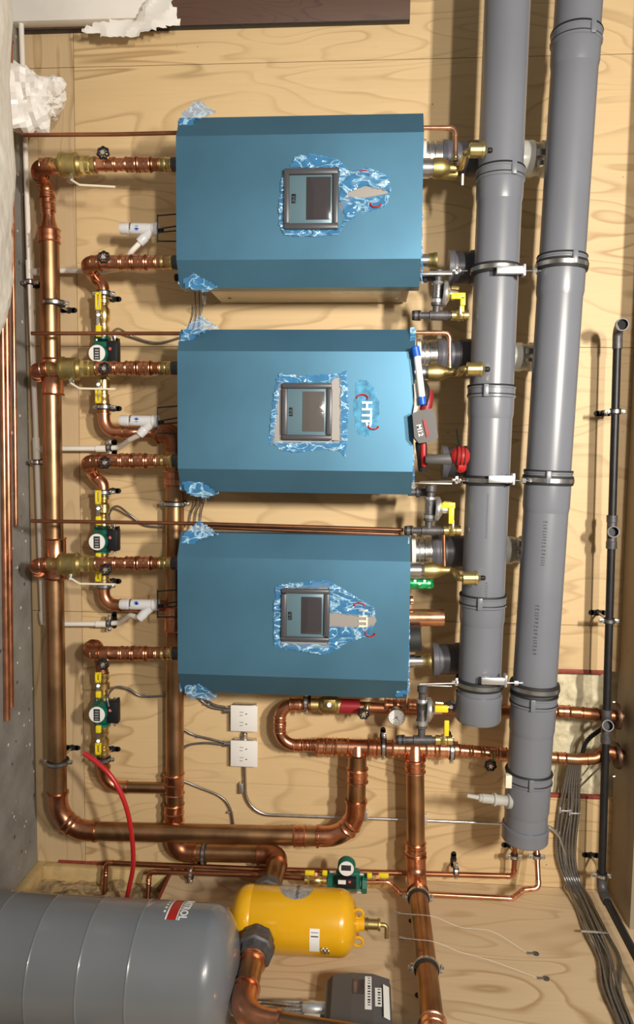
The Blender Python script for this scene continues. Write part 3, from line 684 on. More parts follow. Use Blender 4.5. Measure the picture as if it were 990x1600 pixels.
def line_b(y, yp, ybot, end, label, dl, labels):
    h = .24; r = .0235; xp = 161
    root = thing('copper_line', label, 'pipe', P(278, y, h), None)
    last = y > 1000
    if not last: pts = [P(262, y, h), P(136, y+1, h), P(146, y+22, HP), P(xp, y+36, HP), P(xp, y+52, HP)]
    else: pts = [P(262, y, h), P(134, y-2, h), P(150, y-14, HP+.05), P(157, y+14, HP), P(xp-1, y+30, HP)]
    pp, arcs = path(pts, .04); build('pipe', sweep(MB(), pp, .0255, 18), 'copper_dark' if last else 'copper', root)
    elbow(root, arcs[0], .0265, 'copper_dark', .8)
    if last: elbow(root, arcs[1], .0265, 'copper_dark', .5)
    for (a, b, s_, m_) in ((143, 152, 1.0, 'copper'), (153, 189, 1.08, 'copper'), (190, 207, 1.12, 'copper'), (208, 228, 1.12, 'copper'), (229, 244, .98, 'copper'), (244, 254, .95, 'brass_dull'), (254, 270, .98, 'brass')):
        coupling(root, P(a, y, h), P(b, y, h), .0235*s_, m_)
    build('nipple', lathe(MB(), P(268, y, h), P(288, y, h), [(0, .019), (0, .0265), (1, .0265), (1, .02)], 18), 'iron', root)
    drain(158, y, h, *dl)
    y1 = y+52; isolation(xp+1, y1-(6 if not last else 22), yp-22, HP, labels[0], False, 'brass')
    isolation(xp+1, yp+21, ybot-8, HP, labels[1], True, 'brass')
    pump(xp-2, yp, HP, labels[2])
    # the leg back to the return header
    rr = .0235
    lg = run('copper_line', labels[3], 'pipe', [P(xp+1, ybot-10, HP)]+end, rr, 'copper_old' if last else 'copper_dark', .075, me='copper', elbows=True)
    strapclamp(xp+1, y+49 if not last else ybot-2, HP, rr, labels[4])
    if not last: strapclamp(xp+2, ybot-2, HP, rr, labels[5])
line_b(410, 548, 638, [P(163, 675, HP), P(205, 675, HP), P(248, 676, HR)], 'press-fitted copper line without check valve at the topmost boiler', (162, 402, 'drain valve with black wheel on the second copper line from the top of the photo'),
       ['yellow-handled valve feeding the green pump nearest the top of the photo', 'yellow-handled valve below the topmost green pump, behind a white lever', 'green circulator pump with round dial, topmost of the three on the wall lines', 'dark copper bend leaving the topmost pump, passing behind the middle drain trap', 'pipe clamp just above the topmost green pump and its yellow valve', 'pipe clamp at the bend below the topmost green pump'])
line_b(720, 843, 917, [P(163, 945, HP), P(205, 946, HP), P(262, 947, HR)], 'press-fitted copper line without check valve at the middle boiler', (164, 723, 'drain valve with black wheel on the copper line below the middle drain trap'),
       ['yellow-handled valve feeding the middle green pump', 'yellow-handled valve below the middle green pump, at the lowest white lever', 'green circulator pump with round dial, middle of the three on the wall lines', 'dark copper bend leaving the middle pump, passing behind the lowest drain trap', 'pipe clamp just above the middle green pump and its yellow valve', 'pipe clamp at the bend below the middle green pump'])
line_b(1021, 1113, 1188, [P(163, 1229, HP-.03), P(262, 1231, HR)], 'press-fitted copper line with a doubled elbow at the lowest boiler', (161, 1038, 'drain valve with black wheel hanging below the lowest copper line'),
       ['yellow-handled valve feeding the lowest green pump', 'yellow-handled valve below the lowest green pump, beside the end of the red tube', 'green circulator pump with round dial, lowest of the three on the wall lines', 'brown copper bend behind the red tube, joining the return header', 'pipe clamp beside the upper end of the red tube'])
# thin relief pipes
tp = run('relief_pipe', 'thin copper pipe crossing behind the topmost boiler up to its brass fitting', 'pipe', [P(34, 211, .28), P(180, 210, .28), P(300, 207, .28)], .0075, 'copper_dark', .02, elbows=False)
tp = run('relief_pipe', 'thin copper pipe crossing in front of the topmost green pump', 'pipe', [P(49, 521, .27), P(300, 521, .27)], .0075, 'copper_dark', .02, elbows=False)
tp = run('relief_pipe', 'thin copper pipe crossing the header just above the lowest boiler', 'pipe', [P(49, 814, .33), P(300, 818, .33), P(630, 828, .33)], .0075, 'copper_dark', .02, elbows=False)
tp = run('relief_pipe', 'short second copper pipe lying along the upper edge of the lowest boiler', 'pipe', [P(320, 824, .30), P(625, 835, .30)], .0075, 'copper_dark', .02, elbows=False)
# ---------------------------------------------------------------- brass tops of the boilers
def vent_parts(av, x, y, h):
    build('vent_body', lathe(MB(), P(x, y, h), P(x+29, y, h), [(0, .014), (.02, .021), (.06, .0245), (.70, .0245), (.71, .028), (.82, .028), (.83, .018), (1, .010)], 24), 'brass_bright', av)
    build('tip', lathe(MB(), P(x+27, y, h), P(x+37, y, h), [(0, .006), (.3, .009), (.8, .009), (1, .006)], 12), 'black', av)
def relief(x, y, dx, label, low=False):
    """x,y: left end of the nipple at the boiler, air vent ends at dx"""
    h = .34
    root = thing('relief_valve', label, 'valve', P(x, y, h), 'brass relief assemblies at the boiler tops')
    build('nipple', lathe(MB(), P(x-6, y, h), P(x+18, y, h), [(0, .02), (0, .034), (.7, .034), (.72, .031), (.95, .031), (1, .034), (1, .02)], 22), 'steel', root)
    build('valve_body', lathe(MB(), P(x+16, y, h), P(x+52, y, h), [(0, .026), (0, .035), (.35, .036), (.55, .030), (.72, .020), (.74, .019), (1, .018), (1, .01)], 24), 'brass_dull', root)
    build('outlet', lathe(MB(), P(x+24, y+8, h-.02), P(x+54, y+10, h-.02), [(0, .016), (.3, .018), (.8, .020), (1, .020), (1, .012)], 18), 'brass_dull', root)
    ya = y-28 if not low else y+10
    tb = tube(MB(), [P(x+48, y, h), P(x+60, y, h+.01), P(x+68, ya+2 if not low else ya, h+.125), P(x+84, ya, h+.125)], .011, .02, 12); build('elbow', tb, 'brass', root)
    av = thing('air_vent', {0: 'yellow brass air vent with black tip, topmost in the photo', 1: 'yellow brass air vent with black tip at the middle boiler', 2: 'yellow brass air vent with black tip at the lowest boiler'}[dx], 'vent', P(x+80, ya, h+.125), 'yellow brass automatic air vents')
    vent_parts(av, x+72, ya, h+.125)
    build('test_lever', pbox(MB(), x+61, y+8, x+64, y+26, h+.02, h+.03, .001) if not low else pbox(MB(), x+58, y-4, x+64, y+2, h+.02, h+.03, .001), 'cream', root)
    return root
relief(660, 263, 0, 'brass relief valve and elbow at the topmost boiler, white lever hanging')
def relief2(x, y, yv, xv, k, label):
    h = .34; root = thing('relief_valve', label, 'valve', P(x, y, h), 'brass relief assemblies at the boiler tops')
    build('nipple', lathe(MB(), P(x-8, y, h), P(x+16, y, h), [(0, .02), (0, .030), (.7, .030), (.72, .027), (1, .030), (1, .02)], 22), 'steel', root)
    build('valve_body', lathe(MB(), P(x+14, y, h), P(x+56, y, h), [(0, .022), (0, .031), (.35, .032), (.6, .024), (.8, .015), (1, .014), (1, .01)], 24), 'brass_dull', root)
    build('elbow', tube(MB(), [P(x+52, y, h), P(x+62, y+2, h+.01), P(x+68, yv, h+.125), P(xv, yv, h+.125)], .0125, .02, 12), 'brass_dull', root)
    av = thing('air_vent', ['', 'air vent with black tip at the middle boiler, right of the pen', 'air vent with black tip at the lowest boiler, over the green can'][k], 'vent', P(xv, yv, h+.125), 'yellow brass automatic air vents')
    vent_parts(av, xv-4, yv, h+.125)
relief2(654, 582, 577, 732, 1, 'brass relief valve at the middle boiler, between the pen and the vent pipe')
relief2(648, 891, 903, 725, 2, 'brass relief valve at the lowest boiler, over the green can')
for (x0, y0, x1, y1, lab) in ((656, 200, 711, 252, 'thin bright copper elbow pipe beside the topmost boiler, up to its brass relief valve'), (645, 520, 702, 575, 'thin bright copper elbow pipe at the corner of the middle boiler')):
    rp = run('relief_pipe', lab, 'pipe', [P(x0, y0, .36), P(x1, y0, .36), P(x1, y1, .36)], .0085, 'copper_new', .022, me='copper_new')
    coupling(rp, P(x1, y1-8, .36), P(x1, y1, .36), .009, 'brass')
rp = run('relief_pipe', 'thin copper riser between the gas cock and the brass relief valve, lowest boiler', 'pipe', [P(693, 836, .36), P(694, 884, .36)], .0075, 'copper', .02, elbows=False)
# boiler top nipples (supply) without relief
def top_nipple(x, y, label, h=.28, two=True):
    root = thing('pipe_nipple', label, 'fitting', P(x, y, h), 'short nipples at the boiler tops')
    build('nipple', lathe(MB(), P(x-8, y, h), P(x+17, y, h), [(0, .02), (0, .026), (.4, .026), (.42, .023), (1, .023)], 20), 'steel', root)
    build('coupling', lathe(MB(), P(x+14, y, h), P(x+27, y, h), [(0, .022), (0, .026), (.5, .027), (.6, .029), (1, .029), (1, .02)], 20), 'brass_dull', root)
top_nipple(655, 407, 'steel nipple with copper coupling beside the first gas valve group')
top_nipple(646, 1033, 'steel nipple with brass coupling at the lowest boiler, near the grey vent connector', .33)
def gas(x, y, label, vl, ang, reg=True, tail=True, big=False):
    """x,y: centre of the vertical drop; it ends in the cross tee"""
    h = .36; root = thing('gas_train', label, 'gas valve', P(x, y, h), 'gas regulator groups at the boiler tops')
    yt = y+ (32 if not big else 46); xt = x+ (-4 if not big else -2)
    d0 = P(x, y-(38 if not big else 40), h); d1 = P(xt, yt, h)
    build('inlet', lathe(MB(), P(x-36, y-28, h-.06), P(x+4, y-28, h-.06), [(0, .014), (.3, .014), (.32, .02), (.45, .02), (.47, .015), (.7, .015), (.72, .021), (1, .021)], 16), 'iron', root) if not big else None
    build('drop', lathe(MB(), d0, d1, [(0, .014), (0, .020), (.12, .020), (.15, .014), (.28, .014), (.30, .019), (.62, .019), (.64, .022), (.78, .020), (.80, .014), (1, .014)], 18), 'iron', root)
    build('valve_block', lathe(MB(), d0.lerp(d1, .25), d0.lerp(d1, .72), [(0, .016), (0, .021), (.1, .023), (.16, .019), (.8, .019), (.85, .024), (1, .022), (1, .016)], 18), 'zinc', root)
    rg = P(x+6, y-2, h); rg2 = P(x+18, y-2, h+.0)
    build('regulator', lathe(MB(), rg, P(x+30, y, h), [(0, .02), (0, .044), (.08, .046), (.25, .046), (.30, .040), (.45, .024), (.5, .016), (1, .014)], 24), 'zinc', root)
    build('vent_plug', cyl(MB(), P(x+20, y-12, h+.01), P(x+32, y-11, h+.01), .006, 8), 'brass', root)
    # cross piece at the foot
    m_ = lathe(MB(), P(x-38, yt, h), P(x+26, yt, h), [(0, .014), (0, .0185), (.16, .0185), (.17, .0125), (.36, .0125), (.37, .0175), (.82, .0175), (.83, .0125), (1, .0125)], 18)
    build('tee', m_, 'iron', root); build('end_cap', lathe(MB(), P(x-42, yt, h), P(x-30, yt, h), [(0, .012), (.05, .017), (.9, .019), (1, .019)], 14), 'iron_black', root)
    v = thing('gas_cock', vl, 'valve', P(x+34, yt, h), 'brass gas cocks with yellow levers')
    build('valve_body', lathe(MB(), P(x+20, yt, h), P(x+46, yt, h), [(0, .013), (0, .018), (.25, .018), (.27, .016), (.4, .021), (.65, .021), (.72, .016), (.74, .019), (1, .019), (1, .012)], 18), 'brass_bright', v)
    lv = MB()
    if ang == 0:
        pbox(lv, x+24, y-4, x+42, y+6, h+.02, h+.03, .003); pbox(lv, x+34, y+2, x+42, y+16, h+.02, h+.03, .003); pbox(lv, x+36, y+14, x+40, yt-6, h+.0, h+.02, .001)
        pbox(lv, x+20, y-3, x+26, y+6, h, h+.03, .003)
    else:
        pbox(lv, x+(28 if not big else 34), yt-(36 if not big else 30), x+(36 if not big else 41), yt-(10 if not big else 5), h+.02, h+.028, .003)
        if not big: pbox(lv, x+18, y-12, x+38, y-2, h+.01, h+.022, .003)
    build('lever', lv, 'yellow', v); build('lever_stem', pbox(MB(), x+33, yt-16, x+36, yt-2, h+.012, h+.022, .001), 'zinc', v)
    return root
gas(685, 461, 'gas regulator with black pipe tee at the flank of the topmost boiler', 'yellow lever gas cock between topmost boiler and vent pipe', 0)
gas(673, 797, 'gas regulator with black pipe tee hanging between middle and lowest boiler', 'yellow lever gas cock at the end of the thin crossing copper pipe', 1)
gas(660, 1110, 'gas regulator group hanging between the lowest boiler and the copper tee', 'yellow lever gas cock in front of the lower copper tee line', 1, big=True)
lv = thing('gas_cock', 'small valve with yellow grip and black wheel, left of the capped vent pipe end', 'valve', P(690, 1108, .36))
build('grip', pbox(MB(), 679, 1103, 700, 1114, .40, .42, .004), 'yellow', lv)
wheel(704, 1104, .40, lv, P(690, 1106, .40), .022)
# ---------------------------------------------------------------- loop of pipe under the lowest boiler
HL = .12
lp = run('copper_loop', 'copper loop hooking back under the lowest boiler and running behind the vent pipes', 'pipe', [P(905, 1113, HL), P(640, 1108, HL), P(437, 1100, HL), P(437, 1163, HL), P(500, 1166, HL)], .023, 'copper_dark', .065, me='copper')
for (a, b) in ((452, 470), (600, 616), (617, 634), (636, 652)): coupling(lp, P(a, 1101, HL), P(b, 1102, HL), .023, 'copper')
for (a, b) in ((458, 470), (472, 482), (484, 496)): coupling(lp, P(a, 1164, HL), P(b, 1164, HL), .023, 'copper')
for (a, b) in ((437, 1118), (437, 1132)): coupling(lp, P(a, b, HL), P(a, b+12, HL), .023, 'copper')
coupling(lp, P(868, 1111, HL), P(890, 1112, HL), .023, 'copper')
mf = run('copper_manifold', 'thick copper line with two downward tees, between the lowest boiler and the side wall', 'pipe', [P(494, 1166, HL), P(715, 1171, HL)], .033, 'copper', elbows=False)
for (a, b) in ((496, 508), (509, 521), (524, 545), (574, 590), (612, 634), (664, 680), (684, 708)): coupling(mf, P(a, 1166+(a-494)*.022, HL), P(b, 1166+(b-494)*.022, HL), .033, 'copper_new' if a < 530 or a > 600 else 'copper')
build('tee', sweep(MB(), [P(558, 1168, HL), P(558, 1186, HL+.02), P(558, 1206, HH)], .036, 20), 'copper', mf)
build('tee', sweep(MB(), [P(648, 1168, HL), P(648, 1186, HL+.02), P(648, 1200, HH)], .037, 20), 'copper', mf)
ct = run('copper_line', 'copper line leaving the thick manifold, passing behind the longer vent pipe to the soffit', 'pipe', [P(712, 1171, HL), P(780, 1178, HL), P(915, 1187, HL)], .0215, 'copper_old', elbows=False)
for (a, b) in ((716, 734), (736, 752), (754, 776), (778, 792)): coupling(ct, P(a, 1172+(a-712)*.08, HL), P(b, 1172+(b-712)*.08, HL), .0225, 'copper')
coupling(ct, P(868, 1184, HL), P(884, 1185, HL), .0215, 'copper')
strapclamp(599, 1166, HL, .033, 'pipe clamp on the thick copper manifold between its two tees', axis='z')
strapclamp(705, 1172, HL, .033, 'pipe clamp at the right-hand end of the manifold, under the yellow levers', axis='z')
strapclamp(478, 1098, HL, .023, 'pipe clamp on the copper loop beside the brass-bodied flow valve', axis='z')
v = thing('flow_valve', 'brass and dark red flow valve in the copper loop under the lowest boiler', 'valve', P(520, 1101, HL))
build('valve_body', lathe(MB(), P(486, 1101, HL), P(533, 1102, HL), [(0, .022), (0, .027), (.25, .025), (.3, .031), (.4, .036), (.85, .036), (.9, .03), (1, .028)], 24), 'brass_dull', v)
build('test_port', pbox(cyl(MB(), P(514, 1101, HL+.03), P(514, 1101, HL+.062), .009, 12), 505, 1093, 524, 1108, HL+.01, HL+.042, .004), 'brass_dull', v)
build('port_cap', cyl(MB(), P(514, 1102, HL+.06), P(514, 1102, HL+.066), .008, 10), 'zinc', v)
build('enamel_sleeve', lathe(MB(), P(531, 1103, HL), P(562, 1104, HL), [(0, .022), (0, .030), (1, .030), (1, .022)], 24), 'red_enamel', v, 'dark red sleeve of the valve')
drain(560, 1100, HL+.02, 568, 1115, 'drain valve with black wheel under the copper loop, right of the dark red sleeve')
drain(756, 1176, HL+.02, 766, 1196, 'drain valve with black wheel on the line between manifold and longer vent pipe')
g = thing('pressure_gauge', 'round white-faced dial gauge hanging under the copper loop', 'gauge', P(619, 1121, HL+.07))
build('case', lathe(MB(), FY(619, 1121, HL+.075, HL+.04), FY(619, 1121, HL+.075, HL+.075), [(0, .028), (0, .034), (.9, .036), (1, .034), (1, .031)], 28), 'steel', g)
f_ = build('dial', lathe(MB(), FY(619, 1121, HL+.075, HL+.074), FY(619, 1121, HL+.075, HL+.077), [(0, .031), (1, .031)], 28), 'white', g)
mk = MB(); c = FY(619, 1121, HL+.075, HL+.0775)
for k in range(11):
    a = R(-40+k*26); dd = Vector((sin(a), 0, cos(a))); s_ = Vector((cos(a), 0, -sin(a)))*.0008; e = Vector((0, .0008, 0))
    mk.add([c+dd*.021-s_, c+dd*.027-s_, c+dd*.027+s_, c+dd*.021+s_], [(0, 1, 2, 3)])
for a in (R(50), R(150)):
    dd = Vector((sin(a), 0, cos(a))); s_ = Vector((cos(a), 0, -sin(a)))*.0014; mk.add([c-dd*.006-s_, c+dd*.022-s_*.3, c+dd*.022+s_*.3, c-dd*.006+s_], [(0, 1, 2, 3)])
build('needle', mk, 'ink', f_); build('stem', cyl(MB(), P(619, 1121, HL+.04), P(625, 1106, HL+.01), .007, 10), 'brass', g)
# big riser to the side wall
gW = .10; xm = P(648, 1300, HH); vw = XS-gW
tail_ = S(673, 1610, gW)
riser = thing('copper_riser', 'thick copper pipe dropping from the manifold and turning along the side wall', 'pipe', P(648, 1190, HH))
c1 = Vector((vw, -HH-.0, P(650, 1372, HH).z)); c2 = c1+Vector((0, -.05, 0))
zt = P(650, 1372, HH).z
pts = [P(648, 1186, HH), Vector((vw, -HH, zt)), Vector((vw, -1.35, zt))]
pp, arcs = path(pts, .07)
build('pipe', sweep(MB(), pp, .0375, 24), 'copper_old', riser); elbow(riser, arcs[0], .0375, 'copper', .9)
coupling(riser, P(648, 1186, HH), P(648, 1206, HH), .0375, 'copper')
coupling(riser, P(649, 1315, HH), P(649, 1332, HH), .0375, 'copper')
coupling(riser, Vector((vw, -.93, zt)), Vector((vw, -.99, zt)), .0375, 'copper_new')
strapclamp(0, 0, 0, .0375, 'pipe clamp on the thick brown pipe where it meets the side wall', axis='y', ctr=Vector((vw, -.285, zt)))
strapclamp(0, 0, 0, .0375, 'pipe clamp farther along the thick brown pipe on the side wall', axis='y', ctr=Vector((vw, -.69, zt)))
# copper ends at the soffit
for (y, xx, lab) in ((1113, 905, 'dark copper bend into the upper hole of the soffit, above the cable bundle'), (1187, 915, 'dark copper bend into the lower hole of the soffit, behind the black pipe')):
    up = y < 1150
    r_ = run('copper_bend', lab, 'pipe', [P(xx-12, y+(0 if up else -1), HL), P(xx+14, y+(2 if up else -2), HL), P(xx+34, y+(4 if up else -14), HL-.01), P(972, y+(6 if up else -6), HL-.01)], .0225, 'copper_dark', .05, me='copper_dark')
    coupling(r_, P(942, y+(5 if up else -5), HL-.01), P(950, y+(5 if up else -5), HL-.01), .0225, 'copper')
    e = thing('escutcheon', 'dark round flange where the %s copper bend enters the soffit' % ('upper' if up else 'lower'), 'flange', P(962, y, HL-.01))
    build('flange', lathe(MB(), P(960, y+(6 if up else -6), HL-.01), P(966, y+(6 if up else -6), HL-.01), [(0, .02), (0, .050), (.4, .053), (1, .053), (1, .03)], 28), 'bronze_dark', e)
    build('screw', cyl(MB(), P(957, y+26 if not up else y-16, HL+.02), P(960, y+26 if not up else y-16, HL+.02), .004, 8), 'steel', e)
# ---------------------------------------------------------------- black gas pipe
hB = .15
root = thing('black_gas_pipe', 'black steel pipe with open tees running under the soffit and round the corner', 'pipe', P(966, 512, hB))
pA = P(964, 530, hB); pB = P(939, 1392, hB); gB = XS-pB.x
pC = S(1040, 1600, gB); pC = Vector((pB.x, -1.5, pB.z))
pp, arcs = path([pA, pB, pC], .045)
build('pipe', sweep(MB(), pp, .0155, 18), 'iron_black', root)
build('elbow', sweep(MB(), [arcs[0][0][0]-arcs[0][1]*.03]+arcs[0][0]+[arcs[0][0][-1]+arcs[0][2]*.03], .0195, 18), 'iron', root)
build('elbow', tube(MB(), [P(964, 545, hB), P(964.5, 514, hB), P(971, 507, hB+.07)], .0185, .035, 18), 'iron', root)
build('elbow_mouth', lathe(MB(), P(970, 508, hB+.062), P(972, 507, hB+.092), [(0, .018), (0, .0235), (1, .0235), (1, .0195), (.4, .018)], 20), 'iron', root)
build('opening', cyl(MB(), P(971, 507.5, hB+.073), P(971, 507.5, hB+.076), .0178, 16), 'black', root, 'dark open mouth of the elbow')
for y in (831, 1134):
    xx = 964-(y-530)*.029
    t = lathe(MB(), P(xx+.6, y-26, hB), P(xx-.6, y+26, hB), [(0, .015), (0, .021), (.2, .021), (.22, .019), (.78, .019), (.8, .021), (1, .021), (1, .015)], 18)
    lathe(t, P(xx, y, hB), P(xx+3, y, hB+.045), [(0, .018), (.6, .018), (.62, .0225), (1, .0225), (1, .0185), (.45, .017)], 18); e = build('tee', t, 'iron', root)
    build('opening', cyl(MB(), P(xx+1.5, y, hB+.021), P(xx+1.7, y, hB+.0225), .0168, 16), 'black', e, 'dark open mouth of the tee')
for (y, lab) in ((643, 'pipe clamp on the black pipe between its open elbow and first tee'), (970, 'pipe clamp on the black pipe between its two open tees'), (1367, 'pipe clamp on the black pipe just before it turns the corner')):
    strapclamp(964-(y-530)*.029, y, hB, .0155, lab)
# ---------------------------------------------------------------- condensate pipes
root = thing('condensate_pipe', 'long white plastic drain pipe along the foot of the wall', 'pipe', P(35, 40, .06))
build('pipe', tube(MB(), [P(33, 36, .06), P(46, 420, .06), P(57, 700, .06), P(67, 975, .06)], .0105, .1, 16), 'pvc_white', root)
for (x, y) in ((46, 425), (57, 702)):
    t = lathe(MB(), P(x-.6, y-18, .06), P(x+.6, y+18, .06), [(0, .010), (0, .0145), (1, .0145), (1, .010)], 16); cyl(t, P(x, y, .06), P(x+14, y, .06), .0145, 16)
    e = build('tee', t, 'pvc_white', root)
build('elbow', tube(MB(), [P(66, 955, .06), P(67.5, 974, .06), P(84, 974, .06)], .014, .02, 14), 'pvc_white', root)
for (x, y, lab) in ((47, 441, 'small clip on the white drain pipe by its first tee'), (58, 722, 'small clip on the white drain pipe by its second tee')):
    strapclamp(x, y, .06, .0105, lab, grp='small clips on white drain pipe')
def trap(y, yb, label, blabel, first):
    h = .20; wl = {0: 'topmost', 1: 'middle', 2: 'lowest'}[first]
    br = thing('condensate_branch', label, 'pipe', P(150, yb, .06))
    st_ = 58 if first == 0 else 70
    pp = [P(st_, yb, .06), P(150, yb, .06), P(184, yb-1, .08)]
    if first == 0: pp = [P(58, yb, .06), P(165, yb, .06), P(192, yb-4, .12), P(203, yb-28, h), P(220, y+21, h)]
    else: pp = [P(70, yb, .06), P(160, yb, .06), P(186, yb-2, .07), P(203, yb-14, h*.8), P(219, y+22, h)]
    build('pipe', tube(MB(), pp, .0105, .05, 16), 'pvc_white', br)
    e = build('coupling', cyl(MB(), P(150, yb, .06), P(166, yb, .06), .0145, 16, .001), 'pvc_white', br)
    if first: strapclamp(171, yb-1, .063, .0105, 'small clip on the white branch of the %s drain trap' % wl, axis='z', grp='small clips on white drain pipe')
    t = thing('condensate_trap', blabel, 'trap', P(190, y, h), 'clear condensate traps at the boilers')
    build('chamber', lathe(MB(), P(188, y, h), P(247, y+1, h), [(0, .014), (0, .020), (.05, .022), (.22, .022), (.23, .019), (.26, .019), (.27, .0215), (.85, .0215), (.86, .025), (1, .025), (1, .015)], 22), 'trap_clear', t)
    build('side_port', lathe(MB(), P(236, y+4, h), P(218, y+22, h), [(0, .02), (.5, .017), (.55, .019), (1, .018), (1, .012)], 18), 'trap_clear', t)
    build('level_mark', lathe(MB(), P(204, y, h), P(206, y, h), [(0, .0218), (1, .0218)], 22), 'ink_grey', t)
    mk = MB(); q = P(213, y-1, h+.0212); 
    for k in range(5):
        a = k*pi/5; dd = Vector((cos(a), 0, sin(a)))*.010; s_ = Vector((-sin(a), 0, cos(a)))*.0015
        mk.add([q-dd-s_, q+dd-s_, q+dd+s_, q-dd+s_], [(0, 1, 2, 3)])
    build('blue_mark', mk, 'blue', t, 'small blue star-shaped mark')
    b = MB()
    for (p0, p1) in (((246, y-22), (246, y+22)), ((246, y-20), (282, y-23)), ((246, y+20), (282, y+20)), ((248, y+1), (282, y-5)), ((248, y+6), (282, y+3))):
        cyl(b, P(*p0, h+.01), P(*p1, h+.01), .0028, 8)
    br2 = thing('trap_bracket', 'black wire bracket at the neck of the %s drain trap' % wl, 'bracket', P(246, y, h), 'wire brackets of the drain traps')
    build('wire_frame', b, 'iron_black', br2); build('clamp_knob', cyl(MB(), P(247, y+3, h), P(254, y+3, h+.01), .008, 10), 'black', br2)
trap(357, 423, 'white branch pipe curving up to the topmost clear drain trap', 'clear drain trap with blue mark, topmost in the photo', 0)
trap(657, 701, 'white branch pipe rising to the middle clear drain trap', 'clear drain trap with blue mark at the middle boiler', 1)
trap(944, 975, 'white branch pipe rising to the lowest clear drain trap', 'clear drain trap with blue mark at the lowest boiler', 2)
root = thing('boiler_knob', 'small black drain knob at the corner of the topmost boiler', 'knob', P(280, 434, .2))
build('knob', lathe(MB(), P(273, 434, .2), P(285, 434, .2), [(0, .012), (.1, .015), (.9, .015), (1, .013)], 14), 'black', root); build('stem', cyl(MB(), P(284, 434, .2), P(324, 434, .2), .006, 8), 'steel', root)
# ---------------------------------------------------------------- electrical
for (y0, y1, lab) in ((1102, 1144, 'white duplex wall plate, upper of two under the lowest boiler'), (1157, 1199, 'white duplex wall plate, lower of two, with the conduit leaving it')):
    root = thing('outlet_box', lab, 'outlet', P(381, (y0+y1)/2, 0), 'white wall plates')
    build('back_box', pbox(MB(), 364, y0-1, 399, y1-1, 0, .035, .003), 'steel', root)
    pl = build('cover_plate', pbox(MB(), 360, y0, 402, y1, .035, .042, .002), 'outlet_white', root)
    mk = MB()
    for yy in (.32, .70):
        yc = y0+(y1-y0)*yy; pbox(mk, 374, yc-3, 380, yc-2, .042, .0424, 0); pbox(mk, 374, yc+2, 379, yc+3, .042, .0424, 0); pbox(mk, 383, yc-.5, 386, yc+1, .042, .0424, 0)
    build('socket_slots', mk, 'ink_grey', pl); build('connector', cyl(MB(), P(350, (y0+y1)/2-(13 if y0 < 1150 else 16), .02), P(365, (y0+y1)/2-(13 if y0 < 1150 else 16), .02), .014, 12, .002), 'steel', root)
root = thing('metal_conduit', 'bent steel conduit from the lower wall plate across to the cable bundle', 'conduit', P(382, 1200, .02))
pp = [P(382, 1196, .02), P(384, 1272, .02), P(640, 1281, .02), P(868, 1290, .02), P(883, 1335, .02), P(884, 1368, .02)]
build('tube', tube(MB(), pp, .0075, .12, 12), 'steel', root)
for (x, y) in ((572, 1276), (376, 1233), (664, 1282)): build('strap', pbox(MB(), x-3, y-8, x+3, y+8, 0, .03, .002), 'zinc', root)
root = thing('conduit_nipple', 'short steel conduit nipple joining the two white wall plates', 'conduit', P(382, 1150, .02))
build('tube', cyl(cyl(MB(), P(382, 1142, .02), P(382, 1159, .02), .009, 12), P(382, 1146, .02), P(382, 1155, .02), .013, 8), 'steel', root)
def cable(pts, label, r=.0055, m='cable_steel', grp='metal-clad cables', clips=(), k=6):
    sp = spline(pts, k); root = thing('armoured_cable', label, 'cable', sp[0], grp)
    fine = []
    L = sum((sp[i+1]-sp[i]).length for i in range(len(sp)-1)); n = max(8, int(L/.006)); 
    # resample and rib
    acc = 0; res = []; i = 0; step = L/n; d = 0
    cum = [0]
    for i in range(len(sp)-1): cum.append(cum[-1]+(sp[i+1]-sp[i]).length)
    j = 0
    for q in range(n+1):
        s_ = min(L, q*step)
        while j < len(cum)-2 and cum[j+1] < s_: j += 1
        t = (s_-cum[j])/max(1e-9, cum[j+1]-cum[j]); res.append(sp[j].lerp(sp[j+1], t))
    rs = [r*(1.0 if q % 2 else .8) for q in range(n+1)]
    build('sheath', sweep(MB(), res, rs, 8), m, root, ang=80)
    for c in clips: build('clip', box(MB(), c-Vector((.004, .002, .014)), c+Vector((.004, .012, .014)), .001), 'zinc', root)
    return root
cable([P(304, 1078, .05), P(312, 1092, .02), P(330, 1105, .02), P(352, 1109, .02)], 'grey armoured cable from the lowest boiler corner into the upper wall plate', clips=[P(322, 1101, .015)])
cable([P(311, 1078, .05), P(318, 1090, .02), P(334, 1101, .03), P(352, 1105, .03)], 'second armoured cable close beside the one entering the upper wall plate')
cable([P(284, 1138, .03), P(302, 1148, .02), P(330, 1155, .02), P(352, 1161, .02)], 'armoured cable dropping from the return header into the lower wall plate', clips=[P(311, 1152, .015)])
cable([P(284, 1172, .03), P(296, 1164, .02), P(322, 1161, .02), P(352, 1164, .02)], 'armoured cable rising from the return header into the lower wall plate')
cable([P(284, 1219, .03), P(310, 1230, .02), P(345, 1245, .02), P(360, 1265, .02), P(366, 1300, .02)], 'armoured cable curving down behind the large copper header', clips=[P(359, 1270, .015)])
cable([P(178, 532, .18), P(176, 520, .18), P(186, 514, .08), P(205, 525, .03), P(245, 536, .02), P(290, 525, .02)], 'armoured cable from the topmost green pump to the middle boiler', clips=[P(240, 536, .015)])
cable([P(178, 828, .18), P(170, 805, .16), P(183, 791, .08), P(205, 806, .03), P(232, 822, .02), P(290, 822, .02)], 'armoured cable from the middle green pump looping towards the return header', clips=[])
cable([P(170, 1104, .18), P(168, 1088, .17), P(180, 1074, .08), P(200, 1076, .04), P(222, 1088, .02), P(262, 1087, .02)], 'armoured cable from the lowest green pump looping towards the return header', clips=[P(227, 1087, .015)])
